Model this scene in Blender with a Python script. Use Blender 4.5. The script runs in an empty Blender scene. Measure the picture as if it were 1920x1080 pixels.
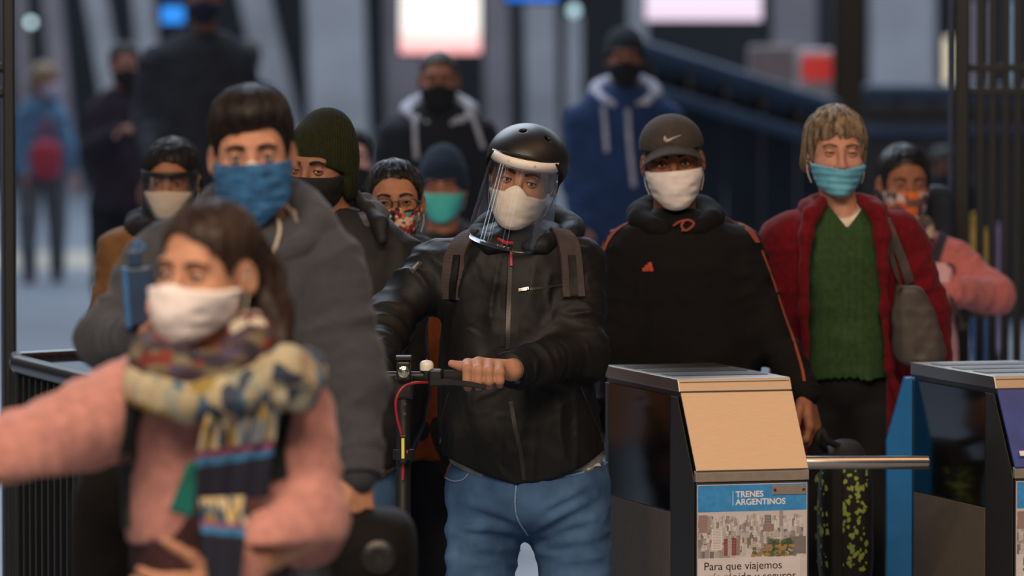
import bpy, bmesh, math, random
import numpy as np
from mathutils import Vector, Matrix

random.seed(7)
RNG = np.random.RandomState(7)
SC = bpy.context.scene
COL = SC.collection

# ------------------------------------------------------------------ camera
CAM_H = 1.95
FPX = 1920 * 200.0 / 36.0            # 200 mm lens on a 36 mm sensor, 1920 px wide
PITCH = math.atan((540 - 20) / FPX)
cam_d = bpy.data.cameras.new('camera')
cam_d.lens = 200.0
cam_d.sensor_width = 36.0
cam_d.clip_end = 300
cam_d.dof.use_dof = True
cam_d.dof.focus_distance = 14.2
cam_d.dof.aperture_fstop = 3.3
cam = bpy.data.objects.new('camera', cam_d)
COL.objects.link(cam)
cam.location = (0, 0, CAM_H)
cam.rotation_euler = (math.pi / 2 - PITCH, 0, 0)
SC.camera = cam

# ------------------------------------------------------------------ world and light
W = bpy.data.worlds.new('world')
SC.world = W
W.use_nodes = True
W.node_tree.nodes['Background'].inputs[0].default_value = (0.48, 0.55, 0.68, 1)
W.node_tree.nodes['Background'].inputs[1].default_value = 0.16


def area(name, loc, target, sx, sy, power, col):
    d = bpy.data.lights.new(name, 'AREA')
    d.shape = 'RECTANGLE'
    d.size = sx
    d.size_y = sy
    d.energy = power
    d.color = col
    o = bpy.data.objects.new(name, d)
    COL.objects.link(o)
    o.location = loc
    v = Vector(target) - Vector(loc)
    o.rotation_euler = v.to_track_quat('-Z', 'Y').to_euler()
    return o


WARM = (1.0, 0.77, 0.56)
COOL = (0.74, 0.85, 1.0)
for lx in (-5.2, -2.9, -0.6, 1.7):
    area('warm_hall_lamp', (lx, 5.2, 7.0), (lx * .35 + .4, 13.8, 1.2), 0.8, 3.6, 250, WARM)
area('warm_hall_lamp', (3.7, 11.9, 7.0), (3.0, 12.6, 0), 5.0, 4.0, 105, (1.0, 0.53, 0.24))
area('skylight', (-3.0, 26, 11.0), (0, 15, 0.5), 10, 7, 1500, COOL)
area('skylight', (0, 47, 13.0), (0, 47, 0), 30, 22, 4700, COOL)
SC.view_settings.view_transform = 'Standard'
SC.view_settings.look = 'None'
SC.view_settings.gamma = 1.0
SC.view_settings.exposure = 0.0
SC.view_settings.use_curve_mapping = False


# ------------------------------------------------------------------ helpers
def at(px, py, Y):
    """pixel of the 1920x1080 photograph -> world point at depth Y"""
    cp, sp = math.cos(PITCH), math.sin(PITCH)
    a, b = (px - 960) / FPX, (540 - py) / FPX
    d = np.array([a, cp + b * sp, -sp + b * cp])
    return np.array([0, 0, CAM_H]) + d * (Y / d[1])


def ray(px, py):
    cp, sp = math.cos(PITCH), math.sin(PITCH)
    a, b = (px - 960) / FPX, (540 - py) / FPX
    d = np.array([a, cp + b * sp, -sp + b * cp])
    return d / np.linalg.norm(d)


def srgb(h):
    h = h.lstrip('#')
    c = [int(h[i:i + 2], 16) / 255 for i in (0, 2, 4)]
    return tuple(x / 12.92 if x <= .04045 else ((x + .055) / 1.055) ** 2.4 for x in c)


MATS = {}


def M(name, col, rough=.85, metal=0, var=.12, vscale=18, bump=0, bscale=300, bdist=.002, sheen=0,
      wave=None, sss=0, spec=.5, emit=0, stretch=None, coat=0, trans=0, alpha=1, col2=None, wr=0, wrs=16, wrd=.010):
    if name in MATS:
        return MATS[name]
    m = bpy.data.materials.new(name)
    MATS[name] = m
    m.use_nodes = True
    nt = m.node_tree
    p = nt.nodes['Principled BSDF']
    c = srgb(col) if isinstance(col, str) else col
    p.inputs['Base Color'].default_value = (*c, 1)
    p.inputs['Roughness'].default_value = rough
    p.inputs['Metallic'].default_value = metal
    p.inputs['Specular IOR Level'].default_value = spec
    p.inputs['Coat Weight'].default_value = coat
    p.inputs['Transmission Weight'].default_value = trans
    if sheen:
        p.inputs['Sheen Weight'].default_value = sheen
        p.inputs['Sheen Roughness'].default_value = .5
    if sss:
        p.inputs['Subsurface Weight'].default_value = sss
        p.inputs['Subsurface Radius'].default_value = (.012, .004, .002)
        p.inputs['Subsurface Scale'].default_value = 1.0
    if emit:
        p.inputs['Emission Color'].default_value = (*c, 1)
        p.inputs['Emission Strength'].default_value = emit
    tc = nt.nodes.new('ShaderNodeTexCoord')
    src = tc.outputs['Object']
    if stretch:
        mp = nt.nodes.new('ShaderNodeMapping')
        mp.inputs['Scale'].default_value = stretch
        nt.links.new(src, mp.inputs[0])
        src = mp.outputs[0]
    if var:
        n = nt.nodes.new('ShaderNodeTexNoise')
        n.inputs['Scale'].default_value = vscale
        n.inputs['Detail'].default_value = 4
        nt.links.new(src, n.inputs['Vector'])
        r = nt.nodes.new('ShaderNodeValToRGB')
        a = tuple(max(0, x * (1 - var * 1.6)) for x in c)
        b = srgb(col2) if col2 else tuple(min(1, x * (1 + var * 1.6)) for x in c)
        r.color_ramp.elements[0].color = (*a, 1)
        r.color_ramp.elements[1].color = (*b, 1)
        r.color_ramp.elements[0].position = .3
        r.color_ramp.elements[1].position = .7
        nt.links.new(n.outputs[0], r.inputs[0])
        nt.links.new(r.outputs[0], p.inputs['Base Color'])
        if emit:
            nt.links.new(r.outputs[0], p.inputs['Emission Color'])
    if bump:
        if wave:
            n = nt.nodes.new('ShaderNodeTexWave')
            n.bands_direction = wave
            n.inputs['Distortion'].default_value = 1.0
            n.inputs['Detail'].default_value = 1
        else:
            n = nt.nodes.new('ShaderNodeTexNoise')
            n.inputs['Detail'].default_value = 3
        n.inputs['Scale'].default_value = bscale
        nt.links.new(src, n.inputs['Vector'])
        bp = nt.nodes.new('ShaderNodeBump')
        bp.inputs['Strength'].default_value = bump
        bp.inputs['Distance'].default_value = bdist
        nt.links.new(n.outputs[0] if not wave else n.outputs['Fac'], bp.inputs['Height'])
        nt.links.new(bp.outputs[0], p.inputs['Normal'])
    if wr:
        n2 = nt.nodes.new('ShaderNodeTexNoise')
        n2.noise_type = 'RIDGED_MULTIFRACTAL'
        n2.inputs['Scale'].default_value = wrs
        n2.inputs['Detail'].default_value = 3
        n2.inputs['Distortion'].default_value = .8
        nt.links.new(tc.outputs['Object'], n2.inputs['Vector'])
        b2 = nt.nodes.new('ShaderNodeBump')
        b2.inputs['Strength'].default_value = wr
        b2.inputs['Distance'].default_value = wrd
        nt.links.new(n2.outputs[0], b2.inputs['Height'])
        if bump:
            nt.links.new(bp.outputs[0], b2.inputs['Normal'])
        nt.links.new(b2.outputs[0], p.inputs['Normal'])
    return m


def cells_mat(name, cols, scale, rough=.9, stretch=(1, 1, 1), bump=.3, rand=1.0):
    """printed fabric: small patches in the given colours"""
    if name in MATS:
        return MATS[name]
    m = bpy.data.materials.new(name)
    MATS[name] = m
    m.use_nodes = True
    nt = m.node_tree
    p = nt.nodes['Principled BSDF']
    p.inputs['Roughness'].default_value = rough
    tc = nt.nodes.new('ShaderNodeTexCoord')
    mp = nt.nodes.new('ShaderNodeMapping')
    mp.inputs['Scale'].default_value = stretch
    nt.links.new(tc.outputs['Object'], mp.inputs[0])
    v = nt.nodes.new('ShaderNodeTexVoronoi')
    v.inputs['Scale'].default_value = scale
    v.inputs['Randomness'].default_value = rand
    nt.links.new(mp.outputs[0], v.inputs['Vector'])
    sp = nt.nodes.new('ShaderNodeSeparateColor')
    nt.links.new(v.outputs['Color'], sp.inputs[0])
    r = nt.nodes.new('ShaderNodeValToRGB')
    r.color_ramp.interpolation = 'CONSTANT'
    while len(r.color_ramp.elements) < len(cols):
        r.color_ramp.elements.new(.5)
    for i, c in enumerate(cols):
        r.color_ramp.elements[i].position = i / len(cols)
        r.color_ramp.elements[i].color = (*srgb(c), 1)
    nt.links.new(sp.outputs[0], r.inputs[0])
    nt.links.new(r.outputs[0], p.inputs['Base Color'])
    return m


def link(o, parent=None):
    COL.objects.link(o)
    if parent is not None:
        o.parent = parent
    return o


def tag(o, label=None, cat=None, group=None, kind=None):
    if label:
        o['label'] = label
    if cat:
        o['category'] = cat
    if group:
        o['group'] = group
    if kind:
        o['kind'] = kind
    return o


def empty(name, loc, label=None, cat=None, group=None, rz=0):
    o = bpy.data.objects.new(name, None)
    o.location = loc
    o.rotation_euler = (0, 0, rz)
    o.empty_display_size = .1
    link(o)
    return tag(o, label, cat, group)


def base_of(o):
    b = np.zeros(3)
    while o is not None:
        b = b + np.array(o.location)
        o = o.parent
    return b


def mk(name, V, F, mats, parent=None, base=None, smooth=True, fm=None):
    """mesh object from world-space vertices; stored relative to its parent's base"""
    V = np.asarray(V, float).reshape(-1, 3)
    if parent is not None:
        b = base_of(parent)
    else:
        b = np.array(base if base is not None else (0, 0, 0), float)
    me = bpy.data.meshes.new(name)
    me.from_pydata((V - b).tolist(), [], F.tolist() if isinstance(F, np.ndarray) else F)
    if smooth:
        me.polygons.foreach_set('use_smooth', [True] * len(me.polygons))
    for m in (mats if isinstance(mats, (list, tuple)) else [mats]):
        me.materials.append(m)
    if fm is not None:
        me.polygons.foreach_set('material_index', np.asarray(fm, np.int32))
    me.update()
    o = bpy.data.objects.new(name, me)
    if parent is None:
        o.location = b
    return link(o, parent)


class MB:
    """collects simple solids into one mesh"""

    def __init__(s):
        s.V, s.F = [], []

    def add(s, V, F):
        n = len(s.V)
        s.V += [tuple(v) for v in V]
        s.F += [[i + n for i in f] for f in F]
        return s

    def box(s, c, sz, R=None):
        c = np.array(c, float)
        h = np.array(sz, float) / 2
        P = np.array([[x, y, z] for x in (-1, 1) for y in (-1, 1) for z in (-1, 1)], float) * h
        if R is not None:
            P = P @ np.asarray(R).T
        return s.add(P + c, [[0, 1, 3, 2], [4, 6, 7, 5], [0, 4, 5, 1], [2, 3, 7, 6], [0, 2, 6, 4], [1, 5, 7, 3]])

    def tube(s, pts, rad, n=10, cap=True):
        pts = np.asarray(pts, float)
        k = len(pts)
        rad = np.full(k, rad) if np.isscalar(rad) else np.asarray(rad, float)
        T = np.gradient(pts, axis=0)
        T /= np.linalg.norm(T, axis=1)[:, None] + 1e-12
        u = np.cross(T[0], [0.13, .37, .92])
        u /= np.linalg.norm(u)
        V = []
        for i in range(k):
            u = u - T[i] * np.dot(u, T[i])
            u /= np.linalg.norm(u)
            w = np.cross(T[i], u)
            for j in range(n):
                a = 2 * math.pi * j / n
                V.append(pts[i] + rad[i] * (math.cos(a) * u + math.sin(a) * w))
        F = [[i * n + j, i * n + (j + 1) % n, (i + 1) * n + (j + 1) % n, (i + 1) * n + j] for i in range(k - 1) for j in range(n)]
        if cap:
            F.append(list(range(n))[::-1])
            F.append([(k - 1) * n + j for j in range(n)])
        return s.add(V, F)

    def lathe(s, c, prof, n=24, axis=(0, 0, 1)):
        ax = Vector(axis)
        q = Vector((0, 0, 1)).rotation_difference(ax).to_matrix()
        V = []
        for r, z in prof:
            for j in range(n):
                a = 2 * math.pi * j / n
                V.append(np.array(q @ Vector((r * math.cos(a), r * math.sin(a), z))) + np.array(c))
        k = len(prof)
        F = [[i * n + j, i * n + (j + 1) % n, (i + 1) * n + (j + 1) % n, (i + 1) * n + j] for i in range(k - 1) for j in range(n)]
        F.append(list(range(n))[::-1])
        F.append([(k - 1) * n + j for j in range(n)])
        return s.add(V, F)

    def prism(s, poly, axis_vec):
        """polygon (list of 3D points) pushed along a vector"""
        P = np.asarray(poly, float)
        n = len(P)
        Q = P + np.asarray(axis_vec, float)
        return s.add(list(P) + list(Q), [list(range(n))[::-1], list(range(n, 2 * n))] +
                     [[i, (i + 1) % n, n + (i + 1) % n, n + i] for i in range(n)])

    def build(s, name, mat, parent=None, base=None, smooth=False, bevel=0, local=False):
        V = np.array(s.V)
        if local and parent is not None:
            V = V + base_of(parent)
        o = mk(name, V, s.F, mat, parent, base, smooth)
        if bevel:
            md = o.modifiers.new('bevel', 'BEVEL')
            md.width = bevel
            md.segments = 2
            md.limit_method = 'ANGLE'
        if smooth:
            o.data.set_sharp_from_angle(angle=math.radians(40))
        return o


# ------------------------------------------------------------------ distance fields
def nrm(v):
    return np.sqrt((v * v).sum(-1))


def smin(a, b, k):
    h = np.clip(.5 + .5 * (b - a) / k, 0, 1)
    return b + (a - b) * h - k * h * (1 - h)


def smax(a, b, k):
    return -smin(-a, -b, k)


def ell(q, c, r):
    c = np.asarray(c, np.float32)
    r = np.asarray(r, np.float32)
    u = (q - c) / r
    k0 = nrm(u)
    k1 = nrm(u / r)
    return k0 * (k0 - 1) / (k1 + 1e-9)


def rcone(q, a, b, ra, rb, flat=None, t_out=False):
    a = np.asarray(a, np.float32)
    b = np.asarray(b, np.float32)
    pa = q - a
    ba = b - a
    if flat is not None:
        n, s = flat
        n = np.asarray(n, np.float32)
        n = n / np.linalg.norm(n)
        pa = pa + (s - 1) * (pa @ n)[:, None] * n
        ba = ba + (s - 1) * (ba @ n) * n
    t = np.clip(pa @ ba / (ba @ ba + 1e-12), 0, 1)
    d = nrm(pa - t[:, None] * ba) - (ra + (rb - ra) * t)
    return (d, t) if t_out else d


TAB = RNG.rand(32, 32, 32).astype(np.float32)


TABF = TAB.ravel()


def vnoise(P):
    i = np.floor(P)
    f = (P - i).astype(np.float32)
    i = i.astype(np.int32)
    f = f * f * (3 - 2 * f)
    a0 = i & 31
    a1 = (i + 1) & 31
    x0, x1 = a0[:, 0] << 10, a1[:, 0] << 10
    y0, y1 = a0[:, 1] << 5, a1[:, 1] << 5
    z0, z1 = a0[:, 2], a1[:, 2]
    fx, fy, fz = f[:, 0], f[:, 1], f[:, 2]
    out = 0
    for yy, wy in ((y0, 1 - fy), (y1, fy)):
        for zz, wz in ((z0, 1 - fz), (z1, fz)):
            k = yy + zz
            a = TABF.take(x0 + k)
            b = TABF.take(x1 + k)
            out = out + (a + (b - a) * fx) * (wy * wz)
    return out


def ridged(P):
    return 1 - np.abs(2 * vnoise(P) - 1)


def crease(P):
    """long sharp-topped folds"""
    w = vnoise(P * .55 + 13)[:, None] * np.array([1.6, -1.3, 1.1], np.float32)
    n = 1 - np.abs(2 * vnoise(P + w) - 1)
    return n * n


def folded(d, Q, amp, lim=.05):
    """field d with creases of the given depth, worked out only near the surface"""
    m = np.abs(d) < lim
    if m.any():
        q = Q[m]
        d = d.copy()
        d[m] -= amp * (1.5 * (crease(q) - .4) + .7 * (ridged(q * 2.1 + 9) ** 2 - .4))
    return d


def surface(f, lo, hi, h, margin=.0):
    """field -> (verts, quads) by sparse surface nets"""
    lo = np.asarray(lo, float)
    B = 4
    n = (np.ceil((np.asarray(hi) - lo) / (h * B)).astype(int) + 1) * B
    nb = n // B
    g = [lo[i] + (np.arange(nb[i]) * B + (B - 1) / 2) * h for i in range(3)]
    C = np.stack(np.meshgrid(*g, indexing='ij'), -1).reshape(-1, 3).astype(np.float32)
    dc = f(C)
    near = np.abs(dc) < h * 5 + margin
    D = np.repeat(np.repeat(np.repeat(dc.reshape(nb), B, 0), B, 1), B, 2).astype(np.float32)
    mask = np.repeat(np.repeat(np.repeat(near.reshape(nb), B, 0), B, 1), B, 2)
    idx = np.argwhere(mask)
    P = (lo + idx * h).astype(np.float32)
    out = np.empty(len(P), np.float32)
    for s in range(0, len(P), 400000):
        out[s:s + 400000] = f(P[s:s + 400000])
    D[mask] = out
    D[D == 0] = 1e-7
    D[0], D[-1] = np.abs(D[0]) + 1e-4, np.abs(D[-1]) + 1e-4
    D[:, 0], D[:, -1] = np.abs(D[:, 0]) + 1e-4, np.abs(D[:, -1]) + 1e-4
    D[:, :, 0], D[:, :, -1] = np.abs(D[:, :, 0]) + 1e-4, np.abs(D[:, :, -1]) + 1e-4
    S = D < 0
    offs = [(x, y, z) for x in (0, 1) for y in (0, 1) for z in (0, 1)]
    sl = lambda o: tuple(slice(o[i], D.shape[i] - 1 + o[i]) for i in range(3))
    cnt = sum(S[sl(o)].astype(np.int8) for o in offs)
    act = (cnt > 0) & (cnt < 8)
    ci = np.argwhere(act)
    vid = -np.ones(act.shape, np.int64)
    vid[act] = np.arange(len(ci))
    acc = np.zeros((len(ci), 3))
    num = np.zeros(len(ci))
    for o in offs:
        for ax in range(3):
            if o[ax]:
                continue
            o2 = list(o)
            o2[ax] = 1
            va = D[ci[:, 0] + o[0], ci[:, 1] + o[1], ci[:, 2] + o[2]]
            vb = D[ci[:, 0] + o2[0], ci[:, 1] + o2[1], ci[:, 2] + o2[2]]
            m = (va < 0) != (vb < 0)
            t = np.where(m, va / np.where(m, va - vb, 1), 0)
            p = np.tile(np.array(o, float), (len(ci), 1))
            p[:, ax] += t
            acc[m] += p[m]
            num[m] += 1
    V = lo + (ci + acc / num[:, None]) * h
    Fs = []
    for ax in range(3):
        a1, a2 = (ax + 1) % 3, (ax + 2) % 3
        s0 = [slice(None)] * 3
        s1 = [slice(None)] * 3
        s0[ax], s1[ax] = slice(0, -1), slice(1, None)
        for a in (a1, a2):
            s0[a], s1[a] = slice(1, -1), slice(1, -1)
        A, Bq = S[tuple(s0)], S[tuple(s1)]
        for sign in (0, 1):
            e = np.argwhere((A & ~Bq) if sign == 0 else (~A & Bq))
            if not len(e):
                continue
            e[:, a1] += 1
            e[:, a2] += 1
            q = []
            for d1, d2 in ((-1, -1), (0, -1), (0, 0), (-1, 0)):
                c = e.copy()
                c[:, a1] += d1
                c[:, a2] += d2
                q.append(vid[c[:, 0], c[:, 1], c[:, 2]])
            q = np.stack(q, 1)
            Fs.append(q if sign == 0 else q[:, ::-1])
    F = np.concatenate(Fs) if Fs else np.zeros((0, 4), int)
    return V, F


def grad(f, P, e=.002):
    P = np.asarray(P, np.float32)
    g = np.stack([f(P + np.float32(e) * np.eye(3, dtype=np.float32)[i]) - f(P - np.float32(e) * np.eye(3, dtype=np.float32)[i]) for i in range(3)], 1)
    return g / (nrm(g)[:, None] + 1e-9)


def hit(f, pxs, y0, y1, step=.55):
    """where the rays through the given pixels meet the surface of the field"""
    D = np.array([ray(*p) for p in pxs])
    t = y0 / D[:, 1]
    O = np.array([0, 0, CAM_H])
    for _ in range(90):
        P = O + D * t[:, None]
        d = f(P.astype(np.float32))
        t = t + np.maximum(d, -.02) * step
        t = np.minimum(t, y1 / D[:, 1])
    P = O + D * t[:, None]
    return P, grad(f, P)


def resample(pts, n):
    pts = np.asarray(pts, float)
    L = np.r_[0, np.cumsum(nrm(np.diff(pts, axis=0)))]
    u = np.linspace(0, L[-1], n)
    return np.stack([np.interp(u, L, pts[:, i]) for i in range(pts.shape[1])], 1)


def smooth_path(pts, n):
    """Catmull-Rom through the points"""
    P = np.asarray(pts, float)
    Q = np.vstack([2 * P[0] - P[1], P, 2 * P[-1] - P[-2]])
    out = []
    m = len(P) - 1
    for s in np.linspace(0, m - 1e-6, n):
        i = int(s)
        t = s - i
        a, b, c, d = Q[i], Q[i + 1], Q[i + 2], Q[i + 3]
        out.append(.5 * (2 * b + (c - a) * t + (2 * a - 5 * b + 4 * c - d) * t * t + (3 * b - a - 3 * c + d) * t ** 3))
    return np.array(out)


def ribbon(P, N, width, thick, lift=0.0):
    """flat band along points P with surface normals N -> verts, faces"""
    P = np.asarray(P, float)
    T = np.gradient(P, axis=0)
    T /= nrm(T)[:, None] + 1e-9
    S = np.cross(T, N)
    S /= nrm(S)[:, None] + 1e-9
    w = np.full(len(P), width) if np.isscalar(width) else np.asarray(width)
    V = []
    for i in range(len(P)):
        c = P[i] + N[i] * lift
        for a, b in ((-.5, 0), (-.5, 1), (.5, 1), (.5, 0)):
            V.append(c + S[i] * w[i] * a + N[i] * thick * b)
    F = []
    for i in range(len(P) - 1):
        for j in range(4):
            F.append([i * 4 + j, i * 4 + (j + 1) % 4, i * 4 + 4 + (j + 1) % 4, i * 4 + 4 + j])
    F.append([0, 1, 2, 3])
    n = (len(P) - 1) * 4
    F.append([n + 3, n + 2, n + 1, n])
    return V, F


def px_ribbon(name, f, pxs, yr, width, thick, mat, parent, n=24, lift=0.0):
    pts = smooth_path(pxs, n) if len(pxs) > 2 else resample(pxs, n)
    P, N = hit(f, pts, *yr)
    if n > 8:
        k = np.array([1, 2, 3, 2, 1]) / 9
        for _ in range(2):
            N = np.stack([np.convolve(np.pad(N[:, i], 2, mode='edge'), k, 'valid') for i in range(3)], 1)
            P[1:-1, 1] = np.convolve(np.pad(P[:, 1], 2, mode='edge'), k, 'valid')[1:-1]
        N /= nrm(N)[:, None]
    V, F = ribbon(P, N, width, thick, lift)
    return mk(name, V, F, mat, parent, smooth=False)


def px_patch(name, f, quads, yr, thick, mat, parent, n=4, smooth=False):
    """thin patch lying on the surface; each quad is four pixel corners"""
    V, F = [], []
    for q in quads:
        q = np.asarray(q, float)
        g = []
        for i in range(n + 1):
            for j in range(n + 1):
                u, v = i / n, j / n
                g.append((1 - u) * ((1 - v) * q[0] + v * q[3]) + u * ((1 - v) * q[1] + v * q[2]))
        P, N = hit(f, g, *yr)
        b = len(V)
        V += list(P + N * thick) + list(P - N * .001)
        m = (n + 1) ** 2
        for i in range(n):
            for j in range(n):
                k = b + i * (n + 1) + j
                F.append([k, k + 1, k + n + 2, k + n + 1])
                F.append([k + m, k + m + n + 1, k + m + n + 2, k + m + 1])
        for i in range(n):
            for a, c in ((i, i + 1), ((n) * (n + 1) + i + 1, n * (n + 1) + i), ((i + 1) * (n + 1), i * (n + 1)), (i * (n + 1) + n, (i + 1) * (n + 1) + n)):
                F.append([b + a, b + a + m, b + c + m, b + c])
    return mk(name, V, F, mat, parent, smooth=smooth)


def rot(yaw, pitch, roll):
    y, p, r = (math.radians(a) for a in (yaw, pitch, roll))
    return np.array(Matrix.Rotation(y, 3, 'Z') @ Matrix.Rotation(p, 3, 'X') @ Matrix.Rotation(r, 3, 'Y'))


def text_mesh(name, s, size, origin, xdir, up, mat, parent, extrude=.0006, bold=0):
    c = bpy.data.curves.new(name, 'FONT')
    c.body = s
    c.size = size
    c.extrude = extrude
    c.offset = bold
    o = bpy.data.objects.new(name, c)
    COL.objects.link(o)
    dg = bpy.context.evaluated_depsgraph_get()
    me = bpy.data.meshes.new_from_object(o.evaluated_get(dg))
    COL.objects.unlink(o)
    bpy.data.objects.remove(o)
    V = np.array([v.co[:] for v in me.vertices])
    F = [list(p.vertices) for p in me.polygons]
    x = np.asarray(xdir, float)
    u = np.asarray(up, float)
    n = np.cross(x, u)
    Wv = np.asarray(origin) + V[:, :1] * x + V[:, 1:2] * u + V[:, 2:3] * n
    return mk(name, Wv, F, mat, parent, smooth=False)


# ------------------------------------------------------------------ people: the head
def ears_f(q):
    d = None
    for s in (-1, 1):
        u = q * np.array([s, 1, 1], np.float32)
        a = .25
        v = np.stack([u[:, 0] - .0795 - .25 * (u[:, 1] - .014), (u[:, 1] - .014) * math.cos(a) + (u[:, 2] + .006) * math.sin(a) * .8,
                      -(u[:, 1] - .014) * math.sin(a) * .8 + (u[:, 2] + .006) * math.cos(a)], 1)
        e = ell(v, (0, 0, 0), (.0105, .019, .0315))
        e = smax(e, -ell(v, (.008, -.003, .002), (.007, .011, .021)), .004)
        d = e if d is None else np.minimum(d, e)
    return d


def head_f(q, fem=0, nose=1.0, smooth=False):
    jx = 1 - .10 * fem
    d = ell(q, (0, .022, .040), (.076, .096, .079))
    d = smin(d, ell(q, (0, -.018, -.022), (.067 * (1 - .03 * fem), .073, .088)), .03)
    d = smin(d, ell(q, (0, -.036, -.078 + .004 * fem), (.047 * jx, .050, .040)), .03)
    d = smin(d, ell(q, (0, -.078, -.101 + .004 * fem), (.02 * jx, .018, .017)), .025)
    ax = np.abs(q[:, 0])
    qa = np.stack([ax, q[:, 1], q[:, 2]], 1)
    d = smin(d, ell(qa, (.041, -.056, -.030), (.024, .030, .022)), .02)
    if smooth:
        d = smin(d, ell(q, (0, -.088, -.03), (.02, .022, .03)), .03)
        return d
    d = smin(d, ell(q, (0, -.077, .025), (.052, .014 - .004 * fem, .010)), .018)
    d = smax(d, -ell(qa, (.032, -.105, .001), (.022, .021, .016)), .014)
    d = smin(d, rcone(q, (0, -.086, .010), (0, -.108 * (.5 + .5 * nose), -.034), .0078, .0115), .012)
    d = smin(d, ell(qa, (.0125, -.099, -.037), (.0085, .010, .008)), .008)
    d = smax(d, -ell(qa, (.0065, -.108, -.0455), (.004, .006, .004)), .003)
    d = smin(d, ell(q, (0, -.090, -.0655), (.025, .0115, .0055)), .006)
    d = smin(d, ell(q, (0, -.088, -.0765), (.021, .0115, .0065)), .006)
    d = smax(d, -ell(q, (0, -.103, -.0708), (.024, .008, .0015)), .003)
    d = smin(d, ears_f(q), .008)
    return d


def hand_prims(w, d, t, n, curl=(.35, .45, .3), sc=1.0, spread=.06, thumb=(.5, .6, .25)):
    """segments of a hand: wrist point, direction of the fingers, thumb side, palm normal"""
    w = np.asarray(w, float)
    d = np.asarray(d, float)
    d = d / np.linalg.norm(d)
    t = np.asarray(t, float)
    t = t - d * (t @ d)
    t /= np.linalg.norm(t)
    nn = np.cross(d, t)
    if nn @ np.asarray(n, float) < 0:
        nn = -nn
    n = nn
    S = []
    kn = [(.028, .088, .070), (.009, .092, .080), (-.011, .088, .074), (-.029, .080, .058)]
    for i, (o, l, fl) in enumerate(kn):
        k = w + (d * l + t * o) * sc
        S.append((w + t * o * .45 * sc, k, .0155 * sc, .0115 * sc))
        a = 0
        p = k
        c3 = curl[i] if isinstance(curl[0], (tuple, list)) else curl
        for j, (fr, ca) in enumerate(zip((.45, .31, .24), c3)):
            a += ca
            dv = (d + t * spread * (1.2 - i)) * math.cos(a) + n * math.sin(a)
            dv /= np.linalg.norm(dv)
            p2 = p + dv * fl * fr * sc
            r = (.0098, .0088, .0080, .0070)
            S.append((p, p2, r[j] * sc * (1 - .05 * i), r[j + 1] * sc * (1 - .05 * i)))
            p = p2
    b = w + (d * .022 + t * .024 + n * .008) * sc
    dv = d * thumb[0] + t * thumb[1] + n * thumb[2]
    dv = dv / np.linalg.norm(dv)
    p1 = b + dv * .042 * sc
    dv2 = dv * .85 + d * .35
    dv2 /= np.linalg.norm(dv2)
    p2 = p1 + dv2 * .033 * sc
    p3 = p2 + dv2 * .026 * sc
    S += [(b, p1, .0145 * sc, .0115 * sc), (p1, p2, .0112 * sc, .0098 * sc), (p2, p3, .0098 * sc, .0078 * sc)]
    return S


def seg_field(S, k=.005):
    def f(q):
        d = None
        for a, b, ra, rb in S:
            e = rcone(q, a, b, ra, rb)
            d = e if d is None else smin(d, e, k)
        return d
    return f


def bounds(S, pad=.02):
    P = np.array([p for s in S for p in (np.asarray(s[0]) - max(s[2], s[3]), np.asarray(s[0]) + max(s[2], s[3]),
                                         np.asarray(s[1]) - max(s[2], s[3]), np.asarray(s[1]) + max(s[2], s[3]))])
    return P.min(0) - pad, P.max(0) + pad


SKIN = {}


def skin_mat(col):
    return M('skin_' + col, '#' + col, rough=.58, var=.09, vscale=38, bump=.3, bscale=420, bdist=.0012, sss=.06, spec=.3)


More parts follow.
